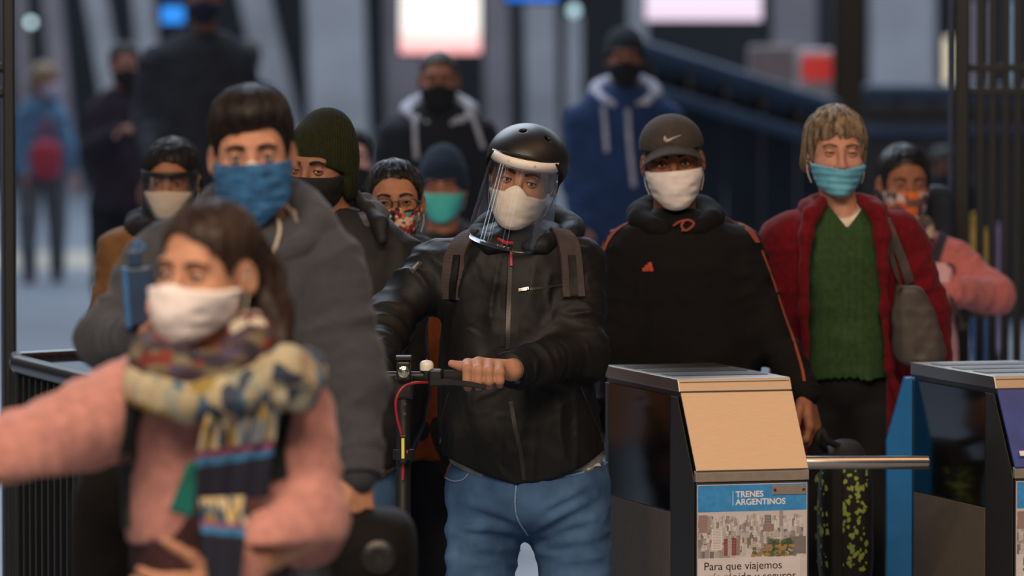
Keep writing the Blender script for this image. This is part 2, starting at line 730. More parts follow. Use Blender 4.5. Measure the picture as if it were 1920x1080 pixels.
class Person:
    def __init__(s, ppm, eye, yaw=0, pitch=0, roll=0, sc=1.0, skin='b07a5c', fem=0, hr=.0026):
        s.ppm, s.Y = ppm, FPX / ppm
        s.R = rot(yaw, pitch, roll)
        s.sc, s.fem, s.hr = sc, fem, hr
        E = at(eye[0], eye[1], s.Y)
        s.c = E - s.R @ np.array([0, -.085, 0]) * sc
        s.base = np.array([s.c[0], s.c[1] + .05, 0])
        s.root = bpy.data.objects.new('person', bpy.data.meshes.new('person'))
        s.root.location = s.base
        link(s.root)
        s.skin = skin_mat(skin)
        s.bv, s.bf, s.nv = [], [], 0
        s.limbs = []

    # helpers -----------------------------------------------------
    def w(s, v):
        return s.c + (np.asarray(v) * s.sc) @ s.R.T

    def l(s, p):
        return ((np.asarray(p) - s.c) @ s.R) / s.sc

    def at(s, px, py, dy=0.0):
        return at(px, py, s.Y + dy)

    def add_body(s, V, F):
        s.bv.append(np.asarray(V))
        s.bf += [[i + s.nv for i in f] for f in (F.tolist() if isinstance(F, np.ndarray) else F)]
        s.nv += len(V)

    def local(s, name, f, lo, hi, h, mat, parent=None, smooth=True):
        V, F = surface(f, lo, hi, h)
        return mk(name, s.w(V), F, mat, parent or s.root, smooth=smooth)

    # parts -------------------------------------------------------
    def head(s, neck, nose=1.0, neck_r=None, gaze=(0, 0), opn=1.0, iris='#3b2616', brow='#1c120c', brow_t=1.0, eyes=True):
        nr = neck_r or (.056 - .008 * s.fem)
        nl = s.l(neck)
        s.neck_w = np.asarray(neck, float)
        fem = s.fem

        def f(q):
            d = head_f(q, fem, nose)
            d = smin(d, rcone(q, (0, .030, -.055), nl, nr, nr * 1.08), .03)
            return d
        s.head_field = f
        lo = np.minimum([-.1, -.13, -.13], nl - .07)
        hi = np.maximum([.1, .13, .13], nl + .07)
        V, F = surface(f, lo, hi, s.hr)
        s.add_body(s.w(V), F)
        if not eyes:
            return
        sc_m = M('eye_white', '#d8cfc8', rough=.25, var=0)
        ir_m = M('iris_' + iris, iris, rough=.15, var=0)
        pu_m = M('pupil', '#050404', rough=.1, var=0)
        for sd in (-1, 1):
            c = np.array([sd * .032, -.0765, .001])
            gd = np.array([math.sin(math.radians(gaze[0])), -math.cos(math.radians(gaze[0])), math.sin(math.radians(gaze[1]))])
            gd /= np.linalg.norm(gd)
            V, F, fm = [], [], []
            n, k = 20, 16
            q = np.array(Vector((0, 0, 1)).rotation_difference(Vector(gd)).to_matrix())
            th = [0, .18, .2, .3, .42, .46] + list(np.linspace(.6, math.pi, k - 6))
            for i, a in enumerate(th):
                for j in range(n):
                    b = 2 * math.pi * j / n
                    V.append(c + .0122 * (q @ np.array([math.sin(a) * math.cos(b), math.sin(a) * math.sin(b), math.cos(a)])))
            for i in range(len(th) - 1):
                for j in range(n):
                    F.append([i * n + j, (i + 1) * n + j, (i + 1) * n + (j + 1) % n, i * n + (j + 1) % n])
                    fm.append(2 if i < 2 else (1 if i < 5 else 0))
            mk('eye', s.w(V), F, [sc_m, ir_m, pu_m], s.root, fm=fm)
            # eyelids: a shell round the ball with an almond slit left open
            V, F = [], []
            na, ne = 36, 30
            for i in range(ne + 1):
                el = math.radians(-80 + 160 * i / ne)
                for j in range(na + 1):
                    az = math.radians(-85 + 170 * j / na)
                    # map rows to the slit edge so that the opening has a clean border
                    wgt = max(0.0, 1 - (az / math.radians(62)) ** 2)
                    up = math.radians(19 * opn - 2) * wgt ** .8
                    dn = math.radians(-14 * opn - 2) * wgt ** .8
                    e = el
                    if i >= ne // 2 + 1:
                        e = up + (math.radians(80) - up) * (i - ne // 2 - 1) / (ne - ne // 2 - 1)
                    else:
                        e = dn + (math.radians(-80) - dn) * (ne // 2 - i) / (ne // 2)
                    r = .0137
                    V.append(c + r * np.array([math.cos(e) * math.sin(az), -math.cos(e) * math.cos(az), math.sin(e)]))
            w_ = na + 1
            for i in range(ne):
                if i == ne // 2:
                    continue
                for j in range(na):
                    F.append([i * w_ + j, i * w_ + j + 1, (i + 1) * w_ + j + 1, (i + 1) * w_ + j])
            s.add_body(s.w(V), F)
            i = ne // 2 + 1
            lash = np.array([V[i * w_ + j] for j in range(4, na - 3)])
            lash = lash + np.array([0, -.0012, 0.0004])
            mb = MB().tube(s.w(lash), .0011 * s.sc * (1.25 if fem else 1), 5)
            mb.build('eyelashes', M('lash', '#120c0a', var=0), s.root, smooth=True)
            # eyebrow
            pts = [(sd * .013, -.094, .0200), (sd * .025, -.0955, .0245), (sd * .038, -.091, .0265), (sd * .051, -.081, .020)]
            P = smooth_path(pts, 14)
            P32 = P.astype(np.float32)
            for _ in range(6):
                P32 = P32 - (f(P32)[:, None] - .0008) * grad(f, P32)
            N = grad(f, P32)
            V, F = ribbon(s.w(P32), N @ s.R.T, np.interp(np.linspace(0, 1, 14), [0, .3, 1], [.0075, .0085, .003]) * brow_t * s.sc, .0016)
            mk('eyebrow', V, F, M('brow_' + brow, brow, rough=.9, var=.3, vscale=400), s.root)

    def hair(s, hl, thick, mat, h=None, extra=None, cut=None, strands=0, name='hair', len_j=.004, noise=.003, nscale=70, sr=.0011, part=0.0, taper=False):
        """hl(q) -> lowest z that carries hair; extra(q) -> further field joined on"""
        h = h or s.hr * 1.2
        rs = np.random.RandomState(int(abs(s.c[0]) * 1000) + 3)

        def f(q):
            d = ell(q, (0, .024, .040), (.0765, .098, .0795))
            d = smin(d, ell(q, (0, .02, -.02), (.070, .085, .075)), .03) - (thick * (.15 + .85 * np.clip((q[:, 2] + .02) / .085, 0, 1)) if taper else thick)
            d = smax(d, hl(q) - q[:, 2], .008)
            if extra is not None:
                d = smin(d, extra(q), .012)
            if noise:
                d = d + noise * (vnoise(q * np.array([nscale, nscale, nscale * .25], np.float32) + 5) - .5) * 2
            if cut is not None:
                d = smax(d, cut(q), .006)
            return d
        s.hair_field = f
        lo, hi = (-.14, -.15, -.34), (.14, .17, .17)
        V, F = surface(f, lo, hi, h)
        if strands:
            m = 9
            crown = np.array([part, .035, .125 + thick])
            ph = rs.rand(strands) * 2 * math.pi
            end = np.stack([.085 * np.sin(ph), .02 - .105 * np.cos(ph), np.zeros(strands)], 1)
            ze = hl(end.astype(np.float32)) + len_j * rs.randn(strands)
            end[:, 2] = np.where(ze < -.2, -.1, ze)
            t = rs.rand(strands)[:, None] * .5
            t = t + (1 - t) * np.linspace(0, 1, m)[None]
            P = crown * (1 - t)[..., None] + end[:, None] * t[..., None] - np.array([0, .02, .02])
            P = np.array([0, .02, .02]) + P / np.linalg.norm(P, axis=2, keepdims=True) * .13
            P[:, :, 0] += np.linspace(0, 1, m)[None] * rs.randn(strands, 1) * .006
            P = P.reshape(-1, 3).astype(np.float32)
            for _ in range(5):
                P = P - np.clip(f(P) - .0012, -.02, .03)[:, None] * grad(f, P, .004) * .8
            P = P.reshape(strands, m, 3) + rs.randn(strands, 1, 3) * .0008
            MBs = MB()
            for i in range(strands):
                MBs.tube(P[i], np.linspace(sr, sr * .35, m), 4, cap=False)
            n0 = len(V)
            V = np.vstack([V, np.array(MBs.V)])
            F = F.tolist() + [[i + n0 for i in q] for q in MBs.F]
        return mk(name, s.w(V), F, mat, s.root)

    def mask(s, mat, ztop=-.012, drop=.35, zbot=-.124, yside=-.012, puff=.006, t=.003, tent=0.0, name='face_mask', pleat=0.0, point=0.0, loops=True, loop_mat=None, h=None, rise=0.0, folds=.0012):
        fem = s.fem
        h = h or min(s.hr, .0026)

        def face(q):
            d = head_f(q, fem, 1, True)
            if tent:
                d = smin(d, ell(q, (0, -.078, -.055), (.04, .028 + tent, .052)), .03)
            if point:
                d = smin(d, rcone(q, (0, -.045, -.10), (.0, -.058, -.10 - point), .055, .02, flat=((0, 1, 0), 1.25)), .05)
            return d

        def f(q):
            d0 = face(q)
            if pleat:
                d0 = d0 - pleat * np.abs(((q[:, 2] * 52 + .12 * np.sin(q[:, 0] * 25)) % 1) - .5) * 2
            if folds:
                d0 = d0 - folds * 2 * (vnoise(q * np.array([38, 38, 80], np.float32) + 11) - .5)
            d = np.maximum(d0 - puff - t / 2, -.004 - d0)
            x = np.abs(q[:, 0])
            top = ztop - drop * x + rise * np.maximum(0, 1 - (x / .03) ** 2)
            d = smax(d, (q[:, 2] - top), .002)
            if point:
                low = zbot - point * np.maximum(0, 1 - x / .075)
            else:
                low = zbot + .25 * np.maximum(0, q[:, 1] + .09) + .35 * x * x / .06
            d = smax(d, low - q[:, 2], .002)
            ys = yside + (.25 * (q[:, 2] + .05) if not point else 0)
            return smax(d, q[:, 1] - ys, .002)
        o = s.local(name, f, (-.1, -.17, -.14 - point * 1.2), (.1, .03, .03), h, mat)
        s.mask_field = f
        if loops:
            lm = loop_mat or M('elastic', '#d9d4cc', rough=.8, var=0)
            for sd in (-1, 1):
                for za, zb in ((ztop - drop * .07 - .006, .012), (-.085, -.03)):
                    a = np.array([sd * .0715, yside + .002, za])
                    b = np.array([sd * .081, .012, zb])
                    pts = [a, (a + b) / 2 + np.array([sd * .004, 0, 0]), b]
                    MB().tube(s.w(smooth_path(pts, 8)), .0012 * s.sc, 5).build('ear_loop', lm, o, smooth=True)
        return o

    # arms, trunk and legs --------------------------------------
    def torso_rows(s, rows, dyc=.10, pw=2.4):
        """rows: (py, x left px, x right px, half depth m[, extra dy])"""
        z, cx, cy, rx, ry = [], [], [], [], []
        for r in rows:
            py, xl, xr, dep = r[:4]
            e = r[4] if len(r) > 4 else 0
            Y = s.Y + dyc + e
            a, b = at(xl, py, Y), at(xr, py, Y)
            z.append(a[2])
            cx.append((a[0] + b[0]) / 2)
            rx.append((b[0] - a[0]) / 2)
            cy.append(Y)
            ry.append(dep)
        z = np.array(z)[::-1]
        arr = [np.array(v)[::-1] for v in (cx, cy, rx, ry)]
        zz = np.linspace(z[0], z[-1], 90)
        A = []
        for v in arr:
            u = np.interp(zz, z, v)
            k = np.exp(-np.linspace(-2, 2, 9) ** 2)
            k /= k.sum()
            u = np.convolve(np.pad(u, 4, mode='edge'), k, 'valid')
            A.append(u)
        ztop, zbot = z[-1], z[0]

        def f(q):
            Z = np.clip(q[:, 2], zbot, ztop)
            CX, CY, RX, RY = (np.interp(Z, zz, u) for u in A)
            u = np.abs((q[:, 0] - CX) / RX)
            v = np.abs((q[:, 1] - CY) / RY)
            d = ((u ** pw + v ** pw) ** (1 / pw) - 1) * np.minimum(RX, RY)
            d = smax(d, q[:, 2] - ztop, .03)
            return np.maximum(d, zbot - q[:, 2])
        s.t_box = (np.array([min(np.array(cx) - np.array(rx)), min(np.array(cy) - np.array(ry)), zbot]),
                   np.array([max(np.array(cx) + np.array(rx)), max(np.array(cy) + np.array(ry)), ztop]))
        s.t_field = f
        s.t_mid = (float(np.mean(cx)), float(np.mean(cy)), zbot, ztop)
        return f

    def garment(s, name, mat, arms, h=.008, fold=.006, sfold=.006, k=.05, torso=None, hem=None, extra=None, fscale=(14, 14, 5), cut=None, parent=None, sub=None, seed=0):
        """arms: list of (points, radii); joined with the torso field into one coat"""
        tf = torso or s.t_field
        off = np.float32(seed * 3.7)

        def f(q):
            d = None
            if tf is not False:
                d = tf(q)
                if fold:
                    Q = q * np.array(fscale, np.float32) + off
                    d = folded(d, Q, fold)
            for pts, rad in arms:
                e = None
                for i in range(len(pts) - 1):
                    a, b = np.asarray(pts[i]), np.asarray(pts[i + 1])
                    ax = (b - a) / (np.linalg.norm(b - a) + 1e-9)
                    g = rcone(q, a, b, rad[i], rad[i + 1])
                    if sfold:
                        Q = q * 11 + (q @ ax.astype(np.float32))[:, None] * ax.astype(np.float32) * 20
                        g = folded(g, Q * .55 + 17 + off, sfold)
                    e = g if e is None else smin(e, g, .03)
                d = e if d is None else smin(d, e, k)
            if extra is not None:
                d = smin(d, extra(q), .02)
            if hem is not None:
                d = np.maximum(d, hem(q))
            if cut is not None:
                d = smax(d, -cut(q), .004)
            return d
        lo, hi = (s.t_box[0].copy(), s.t_box[1].copy()) if tf is not False else (np.full(3, 9e9), np.full(3, -9e9))
        for pts, rad in arms:
            for p, r in zip(pts, rad):
                lo = np.minimum(lo, np.asarray(p) - r)
                hi = np.maximum(hi, np.asarray(p) + r)
        V, F = surface(f, lo - .04, hi + .06, h, margin=.012)
        o = mk(name, V, F, mat, parent or s.root)
        return o, f

    def legs(s, hip, mat, name='trousers', h=.012, r=(.095, .07, .055), spread=.09, step=(0, 0), waist=None, fold=.006, knee_z=.47, wide=None, shoe='#1a1a1c', ridges=None, kspread=1.05):
        """two legs from the hip centre down to shoes on the floor"""
        hip = np.asarray(hip, float)
        S = []
        feet = []
        for sd, st in zip((-1, 1), step):
            a = hip + np.array([sd * spread, 0, -.04])
            kn = np.array([hip[0] + sd * spread * kspread, hip[1] - .03 + st * .6, knee_z])
            an = np.array([hip[0] + sd * spread * 1.0, hip[1] + .02 + st, .09])
            S += [(a, kn, r[0], r[1]), (kn, an, r[1], r[2])]
            feet.append(an)
        wv = waist or (spread + r[0] * .95, .12)

        def f(q):
            d = ell(q, hip + np.array([0, 0, .03]), (wv[0], wv[1], .14))
            for i, (a, b, ra, rb) in enumerate(S):
                ax = ((b - a) / np.linalg.norm(b - a)).astype(np.float32)
                g = rcone(q, a, b, ra, rb)
                Q = q * 9 + (q @ ax)[:, None] * ax * 14
                g = folded(g, Q * .55 + 41, fold)
                d = smin(d, g, .03)
            return np.maximum(d, .06 - q[:, 2])
        if ridges:
            f_base = f
            RS = []
            for pts, rr in ridges:
                P, N = hit(f_base, smooth_path(pts, 8), s.Y - .4, s.Y + .3)
                P = P - N * rr * .45
                RS += [(P[i], P[i + 1], rr * math.sin(math.pi * (i + .3) / 7.6), rr * math.sin(math.pi * (i + 1.3) / 8.6)) for i in range(7)]
            rf = seg_field(RS, .004)
            f = lambda q: smin(f_base(q), rf(q), .010)
        lo, hi = bounds(S, .03)
        lo = np.minimum(lo, hip - np.array([wv[0], wv[1], 0]) - .03)
        hi = np.maximum(hi, hip + np.array([wv[0], wv[1], .18]) + .03)
        V, F = surface(f, lo, hi, h, margin=.012)
        o = mk(name, V, F, mat, s.root)
        s.leg_field = f
        s.limbs += [(a, b, ra * .7, rb * .7) for a, b, ra, rb in S]
        sm = M('shoe_' + shoe, shoe, rough=.6)
        for an in feet:
            def g(q, an=an):
                d = rcone(q, (an[0], an[1] + .03, .04), (an[0], an[1] - .14, .032), .042, .036)
                d = smin(d, rcone(q, (an[0], an[1] + .02, .05), (an[0], an[1] + .01, .11), .045, .045), .03)
                d = smin(d, rcone(q, (an[0], an[1] + .035, .012), (an[0], an[1] - .15, .012), .045, .042, flat=((0, 0, 1), 2.5)), .005)
                return np.maximum(d, .001 - q[:, 2])
            V, F = surface(g, an + np.array([-.07, -.23, -.1]), an + np.array([.07, .1, .08]), .009)
            mk('shoe', V, F, sm, s.root)
        return o

    def hand(s, S, h=.0028, k=.006):
        V, F = surface(seg_field(S, k), *bounds(S), h)
        s.add_body(V, F)

    def finish(s, label, group='people in the station'):
        # the body inside the clothes, so that the figure is whole
        if hasattr(s, 't_mid'):
            cx, cy, zb, zt = s.t_mid
            n = s.neck_w
            S = [(n, np.array([cx, cy, zt - .22]), .055, .085), (np.array([cx, cy, zt - .22]), np.array([cx, cy, max(1.02, zb + .04)]), .085, .08)] + s.limbs
            V, F = surface(seg_field(S, .03), *bounds(S, .05), .02)
            s.add_body(V, F)
        me = s.root.data
        V = np.vstack(s.bv) - s.base
        me.from_pydata(V.tolist(), [], s.bf)
        me.polygons.foreach_set('use_smooth', [True] * len(me.polygons))
        me.materials.append(s.skin)
        me.update()
        tag(s.root, label, 'person', group)
        return s


def ring_field(c, pts, rad, k=.02):
    """soft roll of cloth through world points"""
    S = [(pts[i], pts[i + 1], rad[i], rad[i + 1]) for i in range(len(pts) - 1)]
    return seg_field(S, k), S


# ------------------------------------------------------------------ the hall
m_floor = M('floor_stone', '#858e99', rough=.38, var=.06, vscale=.8)
m_navy = M('navy_wall', '#171c26', rough=.6, var=.2, vscale=.6)
m_stone = M('column_stone', '#9c9da2', rough=.7, var=.12, vscale=1.5)
m_stone2 = M('column_stone_warm', '#817a80', rough=.7, var=.12, vscale=1.5)
m_black = M('black_paint', '#070708', rough=.45, var=.2, vscale=30)
m_blackg = M('black_gloss_brown', '#261813', rough=.3, var=.35, vscale=60, bump=.35, bscale=90, coat=.15)
m_steel = M('brushed_steel', '#b9b2a8', rough=.33, metal=1, var=.05, vscale=40, stretch=(1, 1, 60), bump=.05, bscale=30)
m_steel_d = M('dark_brushed_steel', '#6a6662', rough=.38, metal=1, var=.08, vscale=40, stretch=(40, 40, 1))
m_rail = M('stair_blue_metal', '#3e526e', rough=.45, var=.1, vscale=3)
m_panel = M('stair_navy_panel', '#151c2a', rough=.5, var=.15, vscale=3)

floor = MB().box((0, 35, -.05), (70, 100, .1)).build('floor', m_floor)
tag(floor, kind='structure')
# pale inlay strips across the far floor
strip = MB().box((-2.7, 44.5, .003), (4.2, 3.2, .006)).build('floor_strip', M('floor_strip', '#b7b0a2', rough=.5), floor)
YB = 63.0
wb = MB().box((0, YB + .25, 4), (70, .5, 8)).build('wall_back', m_navy)
tag(wb, kind='structure')
pB = FPX / YB
# the near end and the left side of the hall, with tall glowing windows added for the face-shield streaks
m_plaster = M('wall_plaster', '#4a4744', rough=.85, var=.1, vscale=.7)
m_pane = M('window_daylight', '#cfe0f2', rough=.2, var=0, emit=3.0)  # emission added for visor reflections and cool side light
wn = 0


def hall_wall(name, horizontal, pos, a0, a1, wins, wid=.55, z0=.4, z1=5.2, hgt=8.0):
    global wn
    cuts = [a0]
    for w in sorted(wins):
        cuts += [w - wid / 2, w + wid / 2]
    cuts.append(a1)
    mb = MB()

    def bx(u0, u1, za, zb):
        c, s = (u0 + u1) / 2, u1 - u0
        mb.box((c, pos, (za + zb) / 2) if horizontal else (pos, c, (za + zb) / 2), (s, .4, zb - za) if horizontal else (.4, s, zb - za))
    for i in range(0, len(cuts), 2):
        bx(cuts[i], cuts[i + 1], 0, hgt)
    for w in wins:
        bx(w - wid / 2, w + wid / 2, 0, z0)
        bx(w - wid / 2, w + wid / 2, z1, hgt)
    tag(mb.build(name, m_plaster), kind='structure')
    for w in wins:
        wn += 1
        loc = (w, pos, z0) if horizontal else (pos, w, z0)
        r = empty('window_%d' % wn, loc)
        tag(r, kind='structure')
        sz = lambda a, b: (a, .04, b) if horizontal else (.04, a, b)
        at_ = lambda da, z: (w + da, pos, z) if horizontal else (pos, w + da, z)
        zc, hh = (z0 + z1) / 2, (z1 - z0)
        for k in range(3):
            MB().box(at_(0, z0 + hh * (k + .5) / 3), sz(wid - .08, hh / 3 - .06)).build('pane', m_pane, r)
        mbf = MB()
        for da in (-wid / 2 + .02, wid / 2 - .02):
            MB().box(at_(da, zc), sz(.04, hh)).build('frame_stile', m_black, r)
        for k in range(4):
            MB().box(at_(0, z0 + hh * k / 3 + (.02 if k == 0 else -.02 if k == 3 else 0)), sz(wid, .05)).build('frame_rail', m_black, r)


hall_wall('wall_front', True, -5.0, -16, 16, (-6.5, -4.2, -.9, 1.4, 5.0))
hall_wall('wall_right', False, 15.8, -5, 63, ())
hall_wall('wall_left', False, -15.8, -5, 60, (6.0, 9.0, 13.5, 17.0))


def column(x0, x1, wpx, y, mat, label, lean_y=330):
    t, b = at(x0, 0, y), at(x1, lean_y, y)
    w = wpx / (FPX / y)
    k = (t[0] - b[0]) / (t[2] - b[2])
    bx = b[0] - k * b[2]
    root = empty('column', (bx, y, 0), label, 'column', 'grey columns along the back of the hall')
    hgt = 7.5
    P = [np.array([bx + k * z, y, z]) for z in (.25, hgt)]
    mb = MB()
    V = []
    for p in P:
        for dx, dy in ((-.5, -.5), (.5, -.5), (.5, .5), (-.5, .5)):
            V.append(p + np.array([dx * w, dy * w * .8, 0]))
    mb.add(V, [[0, 1, 5, 4], [1, 2, 6, 5], [2, 3, 7, 6], [3, 0, 4, 7], [0, 3, 2, 1], [4, 5, 6, 7]])
    mb.build('shaft', mat, root, bevel=w * .12)
    MB().box((bx + k * .12, y, .125), (w * 1.25, w * 1.05, .25)).build('plinth', mat, root, bevel=.02)


for a in [(38, 52, 24, 60, m_stone2, 'narrow grey column next to the black steel post on the left'),
          (98, 128, 38, 60, m_stone2, 'mauve grey leaning column behind the fair-haired walker'),
          (180, 236, 44, 60, m_stone, 'light grey leaning column between the two dark gaps on the left'),
          (268, 300, 42, 60, m_stone, 'grey leaning column just left of the bright blue sign'),
          (478, 555, 62, 60, m_stone, 'broad leaning grey column above the dark-haired man in grey'),
          (628, 640, 112, 58, m_stone, 'widest pale column, above the olive knitted hat'),
          (755, 760, 72, 59, m_stone2, 'dim grey column hidden partly by the pink and white screen'),
          (930, 935, 50, 60, m_stone2, 'dim grey column right of the pink and white screen'),
          (1012, 1018, 62, 60, m_stone, 'grey column above the black cycle helmet'),
          (1196, 1196, 36, 60, m_stone, 'slim pale column above the man in the blue hooded top'),
          (1490, 1490, 84, 58, m_stone2, 'dusky column behind the red panel machine'),
          (1692, 1692, 122, 56, m_stone, 'broad pale column above the blue handrail on the right')]:
    column(*a)

# black steel upright in front of the columns at the right
p = at(1592, 300, 37.5)
r = empty('steel_upright', (p[0], 37.5, 0), 'thick black upright between the red panel machine and the pale column', 'post')
MB().box((p[0], 37.5, 3.2), (.22, .22, 6.4)).build('shaft', m_black, r, bevel=.02)
MB().box((p[0], 37.5, .04), (.4, .4, .08)).build('foot_plate', m_black, r, bevel=.01)


# glowing screens and signs
def screen_mat(name, bottom, top, z0, z1, strength):
    m = bpy.data.materials.new(name)
    m.use_nodes = True
    nt = m.node_tree
    p = nt.nodes['Principled BSDF']
    tc = nt.nodes.new('ShaderNodeTexCoord')
    sx = nt.nodes.new('ShaderNodeSeparateXYZ')
    mr = nt.nodes.new('ShaderNodeMapRange')
    mr.inputs['From Min'].default_value = z0
    mr.inputs['From Max'].default_value = z1
    cr = nt.nodes.new('ShaderNodeValToRGB')
    cr.color_ramp.elements[0].color = (*srgb(bottom), 1)
    cr.color_ramp.elements[1].color = (*srgb(top), 1)
    nt.links.new(tc.outputs['Object'], sx.inputs[0])
    nt.links.new(sx.outputs[2], mr.inputs[0])
    nt.links.new(mr.outputs[0], cr.inputs[0])
    nt.links.new(cr.outputs[0], p.inputs['Emission Color'])
    p.inputs['Emission Strength'].default_value = strength
    p.inputs['Base Color'].default_value = (.02, .02, .02, 1)
    return m


def screen(x0, x1, y0, y1, Y, mat, label, name='display_screen', hang=True):
    a, b = at(x0, y1, Y), at(x1, y0, Y)
    c = (a + b) / 2
    w, h = b[0] - a[0], b[2] - a[2]
    r = empty(name, (c[0], Y, a[2]), label, 'screen' if name == 'display_screen' else 'sign')
    MB().box((c[0], Y + .05, c[2]), (w + .05, .08, h + .05)).build('casing', m_black, r, bevel=.01)
    MB().box((c[0], Y, c[2]), (w, .03, h)).build('lit_face', mat, r, bevel=.004)
    if hang:
        for s in (-1, 1):
            MB().tube([(c[0] + s * w * .35, Y + .05, c[2] + h / 2), (c[0] + s * w * .35, Y + .05, 7.6)], .02, 8).build('hanger', m_black, r)
    return r


screen(750, 901, -230, 100, 45, screen_mat('screen_pink', '#ff9aa0', '#f8f2ea', -.03, .22, 1.35), 'tall hanging screen glowing cream above and pink below')
screen(1210, 1428, -120, 38, 46, screen_mat('screen_lilac', '#efd6ee', '#f2f0fa', .0, .4, 1.1), 'wide hanging screen glowing pale lilac above the sloping handrail')
screen(948, 1046, -60, 1, 44, M('blue_glow', '#1166cc', var=0, emit=1.2), 'bright blue hanging sign at the top edge above the cycle helmet', 'hanging_sign')
screen(303, 345, 12, 44, 42, M('blue_glow2', '#2f8be8', var=0, emit=1.0), 'small bright blue sign beside the tall man in the dark jacket', 'hanging_sign')
screen(1771, 1787, 70, 158, 61, M('cream_glow', '#e8d9b8', var=0, emit=.8), 'narrow cream lit panel left of the black barred gate', 'light_panel')


def globe(px, py, Y, label, r=.035, e=3, pr=.03, pm=None):
    p = at(px, py, Y)
    o = empty('globe_lamp', (p[0], Y, 0), label, 'lamp')
    MB().tube([(p[0], Y, 0), (p[0], Y, p[2] - r)], pr, 14).build('pole', pm or m_steel_d, o, smooth=True)
    MB().lathe((p[0], Y, 0), [(.12, 0), (.12, .02), (.04, .08)], 16).build('foot', m_steel_d, o)
    MB().lathe((p[0], Y, p[2]), [(r * math.sin(a) + 1e-4, -r * math.cos(a)) for a in np.linspace(0, math.pi, 10)], 16).build('globe', M('globe_glow%g' % e, '#b9d8dc', var=0, emit=e), o, smooth=True)


globe(58, 42, 58, 'small glowing globe lamp above the fair-haired walker')
globe(1076, 20, 50, 'small glowing globe lamp on the pale pole left of the blue hooded man', r=.05, e=1, pr=.075, pm=m_stone)
globe(232, 192, 55, 'small glowing lamp low beside the walker in dark clothes', r=.028, e=1)

# ticket machine with a red panel
Yt = 40.0
a, b = at(1496, 118, Yt), at(1588, 118, Yt)
tm = empty('ticket_machine', ((a[0] + b[0]) / 2, Yt, 0), 'pale ticket machine with a red panel behind the sloping handrail', 'machine')
w = b[0] - a[0]
cx = (a[0] + b[0]) / 2
zt = at(1500, 92, Yt)[2]
MB().box((cx, Yt + .2, zt / 2), (w, .38, zt)).build('body', M('machine_grey', '#b9aaa8', rough=.5), tm, bevel=.05)
a, b = at(1504, 150, Yt), at(1560, 104, Yt)
MB().box(((a[0] + b[0]) / 2, Yt, (a[2] + b[2]) / 2), (b[0] - a[0], .03, b[2] - a[2])).build('red_panel', M('red_panel', '#d8352f', rough=.4, var=0, emit=.35), tm, bevel=.008)
a = at(1450, 120, Yt + 1)
cab = MB().box((a[0], Yt + 1, .85), (.36, .3, 1.7)).build('pale_cabinet', M('cabinet_pink', '#8f8082', rough=.6), bevel=.03)
tag(cab, 'low pinkish grey cabinet next to the red panel machine', 'cabinet')

# stair balustrades
Ys = 34.0


def balustrade(pa, pb, Y0, Y1, label, npan):
    A = at(pa[0], pa[1], Y0)
    B = at(pb[0], pb[1], Y1)
    r = empty('stair_balustrade', (A[0], Y0, 0), label, 'balustrade')
    n = npan
    for i in range(n):
        p0 = A + (B - A) * i / n
        p1 = A + (B - A) * (i + 1) / n
        g = (p1 - p0) * .012
        q0, q1 = p0 + g, p1 - g
        poly = [q0 * [1, 1, 0], q1 * [1, 1, 0], q1 - [0, 0, .10], q0 - [0, 0, .10]]
        MB().prism(poly, (0, .06, 0)).build('panel', m_panel, r)
    for dz, th in ((0, .05), (-.24, .045)):
        mb = MB().tube([A + [0, -.06, dz], B + [0, -.06, dz]], th, 12)
        mb.build('handrail' if dz == 0 else 'lower_rail', m_rail, r, smooth=True)
    mb = MB()
    poly = [A - [0, 0, .10], B - [0, 0, .10], B - [0, 0, .04], A - [0, 0, .04]]
    mb.prism(poly, (0, .08, 0)).build('coping', m_rail, r)
    for i in range(n + 1):
        p0 = A + (B - A) * i / n
        MB().box((p0[0], p0[1] - .03, p0[2] - .14), (.03, .04, .28)).build('bracket', m_panel, r)


balustrade((1150, 72), (1562, 200), 34, 35.5, 'dark blue sloping stair balustrade behind the man in the cap', 6)
balustrade((1618, 172), (2010, 172), 36, 36, 'dark blue level balustrade behind the woman with grey-blond hair', 6)

# things seen between the bars of the gate
for (x0, x1, y0, y1, Y, c, lab) in [(1822, 1838, 400, 520, 27, '#b99a2a', 'mustard yellow board seen between the bars of the gate'),
                                    (1843, 1856, 430, 540, 26.5, '#a8882a', 'darker yellow board beside the mustard one behind the bars'),
                                    (1822, 1862, 600, 690, 26, '#20518a', 'blue board low behind the bars of the gate'),
                                    (1868, 1882, 420, 660, 28, '#7d6a90', 'tall lilac board behind the bars of the gate'),
                                    (1820, 1850, 0, 270, 50, '#8f8088', 'pale mauve board high behind the bars of the gate'),
                                    (1890, 1912, 0, 200, 52, '#8fa6ac', 'pale blue-green board high at the right edge behind the bars')]:
    a, b = at(x0, y1, Y), at(x1, y0, Y)
    r = empty('notice_board', ((a[0] + b[0]) / 2, Y, 0), lab, 'board', 'boards behind the gate')
    MB().box(((a[0] + b[0]) / 2, Y, (a[2] + b[2]) / 2), (b[0] - a[0], .03, b[2] - a[2])).build('face', M('board_' + c, c, rough=.6), r, bevel=.004)
    MB().box(((a[0] + b[0]) / 2, Y + .03, (a[2]) / 2), (.04, .03, a[2])).build('stand', m_black, r)

